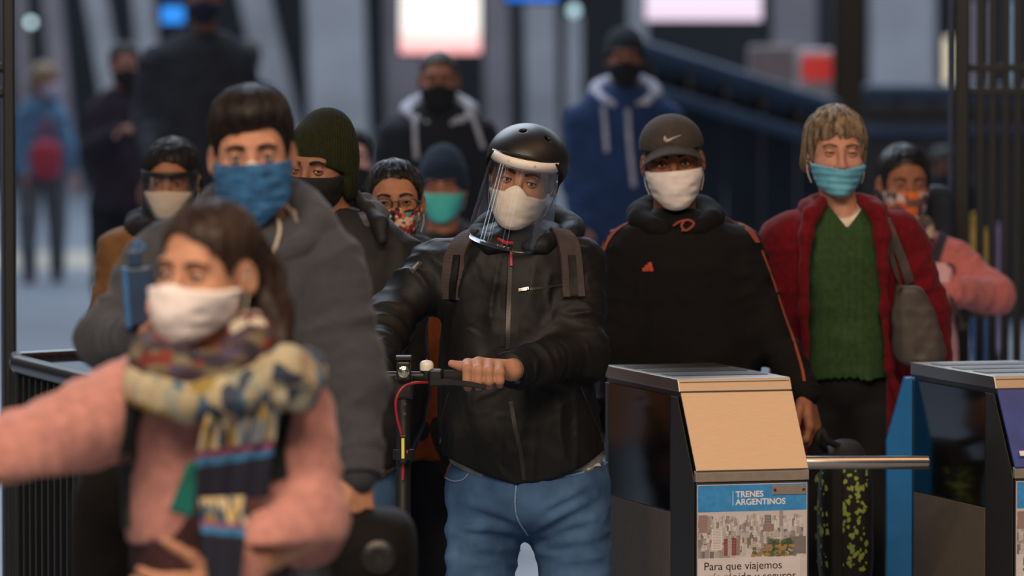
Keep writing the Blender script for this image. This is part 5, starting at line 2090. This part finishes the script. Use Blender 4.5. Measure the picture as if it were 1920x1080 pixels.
for sd in (-1, 1):
    MB().tube([bc * [1, 1, 0] + [sd * .05, 0, .235], bc * [1, 1, 0] + [sd * .05, 0, .52]], .008, 8).build('frame_tube', m_steel_d, bg)
    MB().box(bc * [1, 1, 0] + [sd * .05, 0, .16], (.02, .03, .2)).build('frame_foot', m_black, bg)
    MB().lathe(bc * [1, 1, 0] + [sd * .05, 0, .035], [(.02, -.012), (.035, -.01), (.035, .01), (.02, .012)], 20, axis=(1, 0, 0)).build('wheel', m_rub, bg, smooth=True)

# ================================================================== the woman in the red coat
E = Person(670, (1577, 288), yaw=6, pitch=1, roll=1, skin='b98570', fem=1, sc=1.0)
E.head(E.at(1578, 415, .09), opn=.5, gaze=(0, -18), brow='#6b5238', brow_t=.7)
he = lambda q: .010 * np.sin(q[:, 0] * 210 + 2 * np.sin(q[:, 0] * 90)) * (q[:, 1] < -.03) + np.interp(q[:, 1], [-.1, -.06, -.04, -.02, .0, .03, .05, .12], [.043, .042, .020, -.026, -.040, -.045, -.06, -.07])
E.hair(he, .010, M('hair_ash_blond', '#6e5a46', rough=.55, var=.6, vscale=70, stretch=(1, 1, .1), spec=.35, col2='#a18a6e'), noise=.005, nscale=90, strands=520, sr=.0017, len_j=.014,
       extra=lambda q: ell(q, (-.072, .04, -.03), (.020, .030, .028)))
E.mask(M('mask_sky_blue', '#6ab4cc', rough=.85, var=.04, vscale=60, bump=.2, bscale=500), ztop=-.044, drop=-.18, zbot=-.126, tent=.0, puff=.007, yside=-.020, pleat=.002)
E.torso_rows([(370, 1545, 1612, .06), (384, 1520, 1640, .08), (402, 1488, 1674, .10), (428, 1464, 1692, .118), (480, 1470, 1690, .13), (560, 1475, 1695, .14), (690, 1480, 1705, .15), (860, 1470, 1710, .155)], dyc=.11)
aL = ([E.at(1474, 452, .10), E.at(1468, 610, .12), E.at(1490, 760, .06)], [.072, .062, .05])
aR = ([E.at(1690, 448, .10), E.at(1738, 590, .12), E.at(1752, 740, .08)], [.074, .064, .05])
arm_limbs(E, aL, aR)
# green jumper with a V neck and cable ribs
tb, tf0, tm0 = E.t_box, E.t_field, E.t_mid
jr = E.torso_rows([(372, 1545, 1615, .06), (392, 1515, 1650, .09), (425, 1496, 1672, .115), (480, 1494, 1672, .135), (540, 1500, 1668, .132), (600, 1504, 1664, .128), (705, 1498, 1672, .14)], dyc=.09)


def rib(q):
    return .003 * np.sin((q[:, 0] - jc) * 300) * np.clip((.062 - np.abs(q[:, 0] - jc)) * 100, 0, 1)


jc = at(1582, 550, E.Y)[0]
vz = at(1590, 428, E.Y)[2]
vcut = lambda q: np.maximum((np.abs(q[:, 0] - (at(1588, 428, E.Y)[0])) - (q[:, 2] - vz) * .78), np.maximum(q[:, 1] - E.Y - .15, vz - q[:, 2] - .01))
m_green = M('green_knit', '#36502f', rough=.95, var=.12, vscale=70, bump=.6, bscale=70, bdist=.004, wave='X', spec=.2)
gj, gf = E.garment('green_jumper', m_green, [], h=.006, fold=.006, fscale=(9, 9, 7), torso=lambda q: jr(q) - rib(q), cut=vcut, seed=4)
E.torso_rows([(372, 1550, 1612, .055), (392, 1525, 1640, .085), (425, 1510, 1660, .10), (480, 1510, 1660, .11)], dyc=.09)
E.garment('white_top', M('white_top', '#d8c8b8', rough=.9), [], h=.008, fold=.002, cut=lambda q: ell(q, E.at(1583, 376, .0), (.050, .16, .050)))
E.t_box, E.t_field, E.t_mid = tb, tf0, tm0
# the coat, open at the front
xl_ = lambda z: np.interp(z, [1.0, 1.2, 1.42], [at(1514, 690, E.Y)[0], at(1506, 560, E.Y)[0], at(1522, 400, E.Y)[0]])
xr_ = lambda z: np.interp(z, [1.0, 1.2, 1.42], [at(1662, 690, E.Y)[0], at(1656, 560, E.Y)[0], at(1640, 400, E.Y)[0]])
opening = lambda q: np.maximum(np.maximum(xl_(q[:, 2]) - q[:, 0], q[:, 0] - xr_(q[:, 2])), q[:, 1] - (E.Y + .16))
m_red = M('red_wool', '#640c18', rough=.95, var=.15, vscale=60, bump=.5, bscale=250, bdist=.002, sheen=.05, spec=.2)
co, cof = E.garment('red_coat', m_red, [aL, aR], h=.007, fold=.007, sfold=.008, cut=opening, seed=5)
for pts, rd in (([(1540, 380, .02), (1522, 400, -.02), (1512, 440, -.045), (1508, 500, -.05), (1507, 580, -.05), (1512, 690, -.05)], [.02, .022, .02, .014, .012, .012]),
                ([(1618, 378, .02), (1644, 400, -.02), (1654, 440, -.045), (1656, 500, -.05), (1658, 580, -.05), (1668, 690, -.05), (1690, 760, -.04)], [.02, .024, .024, .014, .012, .012, .012])):
    roll_part(E, 'coat_lapel', [E.at(*p) for p in pts], rd, m_red, co, .007, fold=.004)
roll_part(E, 'coat_collar', neck_ring(E.at(1580, 392, .10), .098, .09, 40, 320, 14, .02), [.022] * 14, m_red, co, .007, fold=.004)
E.legs(np.array([E.t_mid[0], E.Y + .10, .90]), m_blackpant, h=.012, waist=(.15, .13))
E.hand(hand_prims(aL[0][2], (0, -.1, -1), (.3, -.9, 0), (.9, .2, 0), curl=(.4, .5, .4)), .005)
E.hand(hand_prims(aR[0][2], (0, -.1, -1), (-.3, -.9, 0), (-.9, .2, 0), curl=(.4, .5, .4)), .005)
E.finish('woman with short ash-blond hair in red coat over a green jumper')
# shoulder bag
hbc = E.at(1724, 612, -.12)
hb_ = empty('shoulder_bag', hbc - [0, 0, .13], 'grey-brown shoulder bag hanging from the red coat', 'bag')


def hb_f(q):
    p = q - hbc.astype(np.float32)
    z = p[:, 2]
    hw = np.interp(z, [-.12, -.07, .05, .12], [.058, .074, .058, .030])
    cxo = np.interp(z, [-.12, .12], [.008, -.03])
    u = np.abs((p[:, 0] - cxo) / hw)
    v = np.abs(p[:, 1] / .045)
    d = ((u ** 3 + v ** 2.5) ** (1 / 2.8) - 1) * .045
    d = smax(d, np.abs(z) - .112, .02)
    return d - .006 * (vnoise(q * 22) - .5) - .004 * (ridged(q * 30) - .5)


V, F = surface(hb_f, hbc - [.13, .1, .16], hbc + [.13, .1, .16], .006)
m_lea = M('leather_grey', '#463f3a', rough=.6, var=.15, vscale=20, bump=.2, bscale=150)
mk('bag_body', V, F, m_lea, hb_)
both = lambda q: np.minimum(cof(q), hb_f(q))
px_ribbon('strap', both, [(1638, 358), (1652, 392), (1672, 440), (1692, 490), (1706, 530)], (E.Y - .4, E.Y + .35), .026, .005, m_lea, hb_, 26, .001)
px_ribbon('strap', both, [(1654, 398), (1664, 450), (1676, 505), (1690, 545)], (E.Y - .4, E.Y + .35), .016, .005, m_lea, hb_, 20, .001)

# ================================================================== the woman in the pink jumper
F_ = Person(580, (1706, 349), yaw=8, pitch=3, roll=0, skin='9c6850', fem=1, hr=.003)
F_.head(F_.at(1706, 460, .09), brow='#1c120e', opn=.8, gaze=(0, -10))
F_.hair(hairline(.072, -.03, -.06, arch=9), .010, m_hair_bk, strands=120, extra=lambda q: ell(q, (.02, .13, -.05), (.05, .045, .075)))
F_.mask(cells_mat('mask_orange_print', ['#d8602a', '#4a3a3e', '#c9b8ac', '#232a52', '#e07030', '#6a4a44'], 34), ztop=-.016, drop=.1, zbot=-.12, tent=.01, yside=-.01, loops=False)
F_.torso_rows([(425, 1672, 1742, .06), (445, 1648, 1770, .09), (475, 1630, 1792, .11), (560, 1628, 1796, .12), (690, 1630, 1800, .13)], dyc=.11)
aL = ([F_.at(1640, 500, .10), F_.at(1640, 640, .12), F_.at(1650, 720, .0)], [.06, .05, .04])
aR = ([F_.at(1786, 490, .10), F_.at(1866, 556, .04), F_.at(1784, 546, -.16)], [.07, .062, .046])
arm_limbs(F_, aL, aR)
m_rose = M('rose_wool', '#c4726f', rough=.95, var=.1, vscale=60, bump=.5, bscale=260, bdist=.002, sheen=.1, spec=.2)
tb_save = F_.t_field
pj, pf = F_.garment('pink_jumper', m_rose, [aL, aR], h=.008, fold=.004, sfold=.006, seed=6, hem=lambda q: (at(1700, 590, F_.Y)[2] - q[:, 2]))
F_.garment('pale_tunic', M('pale_pink', '#d9a3a2', rough=.9, var=.06), [], h=.012, fold=.008, seed=2, torso=lambda q: F_.t_field(q) + .008)
cuff(F_, aR[0][1], aR[0][2], .048, m_rose, pj, .05)
F_.hand(hand_prims(aR[0][2], (-.8, -.2, .05), (-.1, -.2, .9), (.1, .9, 0), curl=(.6, .8, .5)), .004)
F_.hand(hand_prims(aL[0][2], (0, -.1, -1), (.3, -.9, 0), (.9, .2, 0)), .007)
F_.legs(np.array([F_.t_mid[0], F_.Y + .10, .80]), m_navypant, h=.018, waist=(.125, .10), spread=.07, r=(.075, .06, .05))
sc_ = [F_.at(*p) for p in ((1690, 420, -.02), (1712, 435, -.05), (1732, 425, -.02), (1738, 455, -.05), (1740, 500, -.06))]
roll_part(F_, 'print_scarf', sc_, [.03, .034, .03, .022, .012], cells_mat('f_scarf', ['#c9b8a4', '#2a2a48', '#b9a890', '#5a4a48', '#d8602a', '#8a8478'], 30), F_.root, .008, fold=.006)
F_.finish('woman in pink jumper with an orange printed mask, by the barred gate')
pr = F_.at(1758, 512, -.18)
pu = empty('small_purse', pr - [0, 0, .05], 'pale pink purse held against the pink jumper', 'purse')
MB().box(pr, (.085, .03, .065), rot(10, 0, 8)).build('purse_body', M('purse_pink', '#e0b0b4', rough=.5, var=.04), pu, bevel=.008)
MB().tube(smooth_path([pr + [.03, -.01, .03], pr + [.05, -.01, .02], pr + [.055, -.01, -.005]], 10), .005, 8).build('purse_clasp', M('dark_clasp', '#2a2626', rough=.5), pu, smooth=True)
MB().tube(smooth_path([pr + [.03, -.015, -.05], pr + [.05, -.02, -.10], pr + [.075, -.02, -.15], pr + [.085, -.02, -.18]], 14), [.006] * 10 + [.016] * 4, 8).build('key_tassel', M('dark_tassel', '#2a2422', rough=.8), pu, smooth=True)
st = empty('backpack', F_.at(1765, 380, .3) * [1, 1, 0] + [0, 0, 1.15], 'dark blue backpack behind the shoulder of the woman in pink jumper', 'backpack')
c_ = F_.at(1758, 420, .30)
V, F = surface(pack_f(c_, (.055, .08, .13)), c_ - [.1, .13, .18], c_ + [.1, .13, .18], .01)
mk('bag', V, F, M('pack_navy', '#1c2634', rough=.8, var=.15), st)
px_ribbon('shoulder_strap', pf, [(1768, 440), (1758, 470), (1748, 505), (1742, 540)], (F_.Y - .4, F_.Y + .3), .030, .006, M('strap_slate', '#2e3844', rough=.8), st, 20, .002)


# ================================================================== people half hidden behind the first row
G = Person(715, (574, 321), yaw=-22, pitch=6, roll=3, skin='8f6450', sc=1.02)
G.head(G.at(622, 432, .09), opn=.7, gaze=(20, 0))


def flap_(q):
    return smax(ell(q, (.078, .02, -.035), (.018, .042, .055)), -q[:, 0], .01)


m_olive = M('olive_knit', '#2b2f19', rough=.95, var=.12, vscale=80, bump=.9, bscale=75, bdist=.004, wave='X', spec=.2)
beanie(G, m_olive, .012, brim=.024, slouch=(.0, .02, .008), back=-.05, flap=flap_, h=.0032, fold=.0)
gm = G.mask(M('mask_black', '#100f10', rough=.9, var=.1, vscale=60), ztop=-.012, drop=.05, zbot=-.126, tent=.006, puff=.007, yside=.012, loops=False)
MB().tube(G.w(smooth_path([(.074, .004, -.04), (.080, .014, -.055), (.078, .012, -.072)], 8)), .002, 6).build('mask_toggle', m_white, gm, smooth=True)
G.torso_rows([(392, 575, 690, .07), (418, 548, 738, .10), (450, 520, 772, .125), (520, 512, 788, .14), (640, 514, 786, .145), (740, 516, 806, .15), (870, 520, 768, .15)], dyc=.11)
aL = ([G.at(530, 490, .1), G.at(515, 640, .1), G.at(530, 780, .0)], [.072, .06, .05])
aR = ([G.at(752, 500, .1), G.at(744, 650, .12), G.at(742, 790, .04)], [.074, .060, .05])
arm_limbs(G, aL, aR)
go, gof = G.garment('black_jacket', M('black_jacket', '#100f11', rough=.75, var=.15, vscale=14, bump=.2, bscale=300), [aL, aR], h=.009, fold=.007, sfold=.009, seed=7)
roll_part(G, 'grey_hood', neck_ring(G.at(630, 408, .11), .100, .09, 35, 300, 14, .03), [.022] + [.032] * 12 + [.02], M('marl_grey', '#4c4c52', rough=.95, var=.25, vscale=60), go, .007, fold=.009, fs=34)
roll_part(G, 'collar', [G.at(*p) for p in ((652, 350, .14), (690, 392, .07), (712, 420, .0), (716, 450, -.03))], [.012, .018, .02, .014], M('black_jacket', '#100f11'), go, .007, fold=.004)
roll_part(G, 'collar', [G.at(*p) for p in ((560, 410, .0), (600, 440, -.03), (640, 450, -.04))], [.02, .028, .02], M('black_jacket', '#100f11'), go, .007, fold=.004)
G.hand(hand_prims(aR[0][2], (0, -.1, -1), (-.3, -.9, 0), (-.9, .2, 0), curl=(.4, .5, .4)), .006)
G.hand(hand_prims(aL[0][2], (0, -.1, -1), (.3, -.9, 0), (.9, .2, 0), curl=(.4, .5, .4)), .006)
G.legs(np.array([at(642, 900, G.Y)[0], G.Y + .11, .84]), M('pale_denim', '#3d5c7e', rough=.9, var=.2, vscale=8), h=.016, spread=.072, r=(.085, .07, .055))
G.finish('man in olive knitted hat and black mask behind the man in grey')

H = Person(690, (741, 381), yaw=2, pitch=-2, roll=-2, skin='a9765a', fem=1, sc=.96)
H.head(H.at(748, 500, .09), brow='#2a1c14', brow_t=.8)
H.hair(hairline(.073, -.01, -.06, arch=6), .006, m_hair_bk, strands=260, sr=.0014, noise=.004, extra=lambda q: ell(q, (0, .10, .03), (.04, .05, .04)))
H.mask(cells_mat('mask_floral', ['#b83a34', '#d8b8a4', '#3a2a2e', '#4a9aa0', '#c8743c', '#8a2a30', '#e0c8b8', '#1e1e24'], 95), ztop=-.016, drop=.1, rise=.004, zbot=-.122, tent=.012, yside=-.01)
gl = mk('glasses', H.w([(0, -.115, 0), (.001, -.115, 0), (0, -.115, .001)]), [[0, 1, 2]], M('glasses_frame', '#2a1214', rough=.3, var=0), H.root)
for sd in (-1, 1):
    P = []
    for a in np.linspace(0, 2 * math.pi, 29):
        x = .0265 * np.sign(math.cos(a)) * abs(math.cos(a)) ** .7
        z = .0175 * np.sign(math.sin(a)) * abs(math.sin(a)) ** .7
        P.append((sd * .035 + x, -.1065 + .10 * abs(sd * .035 + x) ** 1.3 - .004, -.004 + z))
    MB().tube(H.w(P), .0022, 6, cap=False).build('rim', M('glasses_frame', '#2a1214'), gl, smooth=True)
    MB().prism(H.w(P[:-1]), H.R @ np.array([0, .0008, 0])).build('lens', m_clear, gl)
    MB().tube(H.w([(sd * .057, -.102, .002), (sd * .076, -.06, .004), (sd * .082, .01, .004)]), .0015, 6).build('temple', M('glasses_frame', '#2a1214'), gl, smooth=True)
MB().tube(H.w(smooth_path([(-.011, -.110, .001), (0, -.113, .004), (.011, -.110, .001)], 7)), .0015, 6).build('bridge', M('glasses_frame', '#2a1214'), gl, smooth=True)
H.torso_rows([(468, 700, 790, .06), (486, 676, 815, .09), (515, 660, 840, .11), (620, 655, 848, .12), (740, 655, 850, .13), (868, 650, 862, .14)], dyc=.11)
aL = ([H.at(672, 545, .1), H.at(655, 690, .1), H.at(670, 830, .0)], [.062, .055, .045])
aR = ([H.at(838, 545, .1), H.at(880, 690, .1), H.at(880, 830, .0)], [.062, .055, .045])
arm_limbs(H, aL, aR)
m_rust = M('rust_wool', '#7a3c16', rough=.9, var=.12, vscale=40, bump=.4, bscale=200)
hs_, hsf = H.garment('rust_jumper', m_rust, [], h=.009, fold=.006, torso=lambda q: H.t_field(q) + .012, seed=8)
edge = lambda q: np.interp(q[:, 2], [at(780, 870, H.Y)[2], at(808, 740, H.Y)[2], at(800, 600, H.Y)[2], at(780, 480, H.Y)[2]], [at(770, 870, H.Y)[0], at(809, 740, H.Y)[0], at(801, 600, H.Y)[0], at(775, 480, H.Y)[0]])
H.garment('dark_coat', M('dark_olive', '#191815', rough=.9, var=.2), [aL, aR], h=.009, fold=.005, sfold=.008, seed=9, cut=lambda q: np.maximum(np.maximum(edge(q) - q[:, 0], q[:, 0] - edge(q) - .16), q[:, 1] - H.Y - .14))
roll_part(H, 'coat_collar', neck_ring(H.at(750, 480, .10), .085, .085, 20, 340, 14, .03), [.02] + [.028] * 12 + [.02], M('dark_olive', '#191815'), H.root, .009, fold=.006)
H.hand(hand_prims(aR[0][2], (0, -.1, -1), (-.3, -.9, 0), (-.9, .2, 0)), .008)
H.hand(hand_prims(aL[0][2], (0, -.1, -1), (.3, -.9, 0), (.9, .2, 0)), .008)
H.legs(np.array([H.t_mid[0], H.Y + .11, .78]), m_navypant, h=.016, waist=(.15, .13), r=(.1, .075, .06))
H.finish('woman with glasses and a floral mask, dark hair tied back')

I = Person(520, (826, 354), yaw=-4, pitch=4, skin='a8705c', hr=.004)
I.head(I.at(828, 460, .09))
beanie(I, M('navy_knit', '#12253a', rough=.95, var=.1, vscale=80, bump=.6, bscale=90, wave='X'), .013, brim=.022, slouch=(0, .01, .012), h=.005)
I.mask(M('mask_turquoise', '#4fc6ba', rough=.85, var=.05), ztop=-.014, drop=.08, zbot=-.126, tent=.006, pleat=.0016, h=.004)
I.torso_rows([(432, 790, 870, .07), (450, 760, 900, .10), (480, 738, 918, .12), (700, 735, 922, .14), (800, 738, 920, .14)], dyc=.11)
aL = ([I.at(750, 500, .1), I.at(735, 600, .1), I.at(740, 690, .0)], [.07, .06, .05])
aR = ([I.at(905, 500, .1), I.at(918, 600, .1), I.at(915, 690, .0)], [.07, .06, .05])
arm_limbs(I, aL, aR)
I.garment('navy_coat', M('navy_coat', '#0e1218', rough=.9, var=.2), [aL, aR], h=.014, seed=10)
roll_part(I, 'coat_collar', neck_ring(I.at(828, 440, .10), .085, .085, 10, 350, 14, .03), [.03] * 14, M('navy_coat', '#0e1218'), I.root, .011)
I.legs(np.array([I.t_mid[0], I.Y + .1, .85]), m_navypant, h=.02)
I.finish('person in navy knitted hat and turquoise mask behind the woman with glasses')

J = Person(620, (313, 345), yaw=-6, pitch=4, roll=0, skin='a87458', fem=1, hr=.003)
J.head(J.at(320, 450, .09), brow='#241812')
J.hair(hairline(.066, -.10, -.12, arch=10), .012, m_hair_dk, strands=140, extra=lambda q: smin(rcone(q, (-.066, .02, 0), (-.074, .02, -.16), .022, .02), rcone(q, (.066, .03, 0), (.078, .03, -.16), .026, .022), .01))
J.mask(M('mask_beige', '#c9b7a4', rough=.9, var=.04), ztop=-.018, drop=.1, zbot=-.122, tent=.01)
jv = visor(J, .036, .20, .088, .094, 0, .112, .118, 72, m_clear)
an = np.linspace(-74, 74, 30)
band(J, [(.0895 * math.sin(math.radians(a)), -.1135 * math.cos(math.radians(a)), .030) for a in an], [(math.sin(math.radians(a)), -math.cos(math.radians(a)), 0) for a in an], .016, .002, M('visor_black', '#16120f', rough=.5), 'headband', jv)
J.torso_rows([(418, 268, 370, .06), (430, 230, 400, .09), (448, 206, 420, .11), (560, 190, 440, .13), (700, 190, 440, .14), (850, 190, 440, .14)], dyc=.11)
aL = ([J.at(226, 470, .1), J.at(208, 600, .08), J.at(235, 720, -.02)], [.066, .055, .045])
aR = ([J.at(405, 480, .1), J.at(430, 600, .1), J.at(425, 720, .0)], [.066, .055, .045])
arm_limbs(J, aL, aR)
m_tan = M('tan_suede', '#7d5530', rough=.9, var=.15, vscale=25, bump=.3, bscale=150)
jo, jfj = J.garment('tan_jacket', m_tan, [aL, aR], h=.010, fold=.007, sfold=.008, seed=11)
roll_part(J, 'dark_scarf', neck_ring(J.at(318, 420, .10), .10, .095, 0, 350, 16, .02), [.034] * 16, M('dark_scarf', '#17161c', rough=.95), J.root, .008, fold=.007)
J.hand(hand_prims(aL[0][2], (0, -.1, -1), (.3, -.9, 0), (.9, .2, 0)), .008)
J.legs(np.array([J.t_mid[0], J.Y + .11, .85]), m_navypant, h=.018)
J.finish('woman with dark hair and black-banded face shield in a tan jacket')


# ================================================================== people far behind, out of focus
def far_person(ppm, eye, label, skin, coat, coat_col, rows, arms, yaw=0, pitch=0, roll=0, mask=None, hair=None, hat=None, legs='#12151f', fem=0, hood=None, hr=.006, hip=.88, step=(0, 0), strings=None, shoe='#1a1a1c', sc=1.0):
    p = Person(ppm, eye, yaw, pitch, roll, skin=skin, hr=hr, fem=fem, sc=sc)
    r0 = rows[0]
    p.head(p.at((r0[1] + r0[2]) / 2, r0[0] + .06 * ppm, .09))
    if hat:
        beanie(p, M('hat_' + hat, hat, rough=.95), .010, brim=.025, h=.007, slouch=(0, .01, -.01))
    elif hair:
        p.hair(hairline(.06, -.02 if not fem else -.06, -.05, arch=4 * fem), hair[1], M('hair_' + hair[0], hair[0], rough=.6, var=.3, vscale=100), h=.007)
    if mask:
        p.mask(M('mask_' + mask, mask, rough=.9), zbot=-.126, puff=.008, h=.005, t=.006, tent=.006, loops=False)
    lr = rows[-1]
    py = 20 + (CAM_H - hip + .02) * ppm
    if py > lr[0] + 10:
        rows = rows + [(py, lr[1] + 4, lr[2] - 4, lr[3])]
    p.torso_rows(rows, dyc=.11)
    A_ = []
    for a in arms:
        A_.append(([p.at(*v) for v in a], [.072, .06, .045]))
        p.limbs += [(A_[-1][0][0], A_[-1][0][1], .045, .04), (A_[-1][0][1], A_[-1][0][2], .04, .03)]
        dd = A_[-1][0][2] - A_[-1][0][1]
        p.hand(hand_prims(A_[-1][0][2], dd, (0, -1, .1), (1, 0, 0)), .009)
    g, gf_ = p.garment(coat, M('coat_' + coat_col, coat_col, rough=.9, var=.15, vscale=12), A_, h=.016, fold=.008, sfold=.009)
    if hood:
        roll_part(p, 'hood', neck_ring(p.at((r0[1] + r0[2]) / 2, r0[0] + .04 * ppm, .10), .125, .105, 25, 335, 16, .05), list(np.interp(range(16), [0, 3, 12, 15], [.016, .034, .036, .016])), M('hood_' + hood, hood, rough=.95), g, .011, fold=.006)
    for s_ in strings or []:
        px_ribbon('hood_cord', gf_, s_, (p.Y - .5, p.Y + .3), .020, .006, M('hood_' + hood, hood), g, 14)
    p.legs(np.array([p.t_mid[0], p.Y + .11, hip]), M('legs_' + legs, legs, rough=.9), h=.02, step=step, shoe=shoe)
    p.finish(label)
    return p


far_person(458, (822, 151), 'man with black mask and white hood in a navy jacket under the pink screen', '8a5a48', 'navy_jacket', '#121722',
           [(192, 785, 862, .08), (212, 750, 890, .10), (235, 722, 912, .12), (320, 718, 918, .14), (560, 722, 915, .15)],
           [[(738, 262, .1), (722, 370, .1), (735, 470, .0)], [(898, 258, .1), (916, 370, .1), (905, 470, .0)]], mask='#0d0e12', hair=('#2a2220', .003), hood='#a4a8b4',
           strings=[[(778, 225), (779, 260), (781, 298)], [(884, 218), (895, 245), (906, 278)]])
far_person(430, (1172, 107), 'man in blue hooded top and black mask on the far side of the cap', '7d4f42', 'blue_hooded_top', '#14305a',
           [(158, 1130, 1215, .08), (180, 1098, 1240, .10), (205, 1078, 1262, .12), (300, 1072, 1268, .14), (500, 1078, 1262, .15)],
           [[(1092, 228, .1), (1078, 330, .1), (1095, 430, .0)], [(1250, 228, .1), (1264, 330, .1), (1250, 430, .0)]], mask='#0c0c12', hat='#0f1722', hood='#a2a6b8', legs='#141a28',
           strings=[[(1131, 200), (1135, 240), (1138, 285)], [(1176, 205), (1180, 270), (1188, 350)]])
far_person(405, (381, -6), 'tall man in dark jacket with a navy mask, above the woman with face shield', '6d4a40', 'dark_jacket', '#1c1f28',
           [(58, 345, 420, .08), (72, 310, 445, .10), (95, 278, 466, .12), (200, 270, 462, .14), (330, 275, 460, .15)],
           [[(288, 120, .1), (272, 220, .1), (285, 300, -.1)], [(450, 118, .1), (462, 220, .1), (440, 300, -.05)]], mask='#12142c', hair=('#161212', .012), legs='#14161c')
far_person(500, (660, 301), 'partly hidden man with pale face and dark hair behind the olive hat', 'd8aca6', 'dark_coat', '#131821',
           [(352, 612, 690, .08), (372, 585, 720, .10), (395, 560, 742, .12), (520, 555, 748, .14), (700, 560, 745, .15)],
           [[(575, 420, .1), (560, 540, .1), (570, 640, .0)], [(728, 420, .1), (742, 540, .1), (735, 640, .0)]], mask='#1a1f2b', hair=('#17151a', .012), yaw=8)
far_person(345, (238, 122), 'walker in dark maroon coat with raised hand, left of the tall dark man', '9a6a5e', 'maroon_coat', '#231a28',
           [(165, 200, 258, .08), (178, 182, 275, .10), (195, 172, 285, .12), (260, 168, 288, .14), (370, 172, 285, .15)],
           [[(182, 215, .1), (172, 280, .05), (222, 248, -.2)], [(278, 215, .1), (286, 290, .1), (270, 340, .0)]], mask='#14161c', hair=('#1c1616', .01), legs='#0f131c', yaw=10)
far_person(300, (462, 112), 'far walker in blue whose head shows behind the tall dark man', '8a6a60', 'blue_coat', '#1f3f6a',
           [(150, 440, 492, .08), (162, 424, 508, .10), (178, 414, 518, .12), (250, 412, 520, .14), (350, 414, 518, .14)],
           [[(424, 195, .1), (414, 260, .1), (422, 320, .0)], [(508, 195, .1), (520, 260, .1), (512, 320, .0)]], mask='#3a4a5a', hair=('#2a2220', .01))
far_person(262, (103, 152), 'fair-haired walker in pale blue jacket at the far left', 'a8746a', 'pale_blue_jacket', '#56789a',
           [(182, 58, 108, .08), (194, 42, 118, .10), (210, 32, 124, .12), (270, 30, 124, .13), (330, 34, 122, .14)],
           [[(46, 225, .1), (36, 280, .1), (44, 325, .0)], [(112, 225, .0), (128, 275, -.05), (134, 322, -.1)]], mask='#b9b8d2', hair=('#8a765e', .02), legs='#5c6068', fem=1, yaw=55, step=(-.12, .16), hip=.86, shoe='#3a3040')
far_person(330, (1772, 318), 'far walker with a pink top, left of the gate', '6a4438', 'pink_top', '#b0487a',
           [(352, 1752, 1795, .08), (362, 1742, 1806, .10), (378, 1734, 1814, .12), (450, 1732, 1816, .13), (540, 1734, 1814, .14)],
           [[(1742, 395, .1), (1736, 460, .1), (1742, 520, .0)], [(1806, 395, .1), (1812, 460, .1), (1806, 520, .0)]], mask='#201c24', hair=('#141014', .014), fem=1)
# the red bag carried by the fair-haired walker
rb = at(86, 300, FPX / 262 - .2)
rbag = empty('shopping_bag', rb - [0, 0, .16], 'red shopping bag carried by the fair-haired walker', 'bag')
V, F = surface(pack_f(rb, (.11, .06, .14)), rb - [.16, .1, .2], rb + [.16, .1, .2], .012)
mk('bag_body', V, F, M('bag_red', '#a82f45', rough=.6), rbag)
MB().tube(smooth_path([rb + [-.05, 0, .12], rb + [-.02, 0, .26], rb + [.03, 0, .26], rb + [.05, 0, .12]], 16), .01, 8).build('handle', M('bag_red', '#a82f45'), rbag, smooth=True)
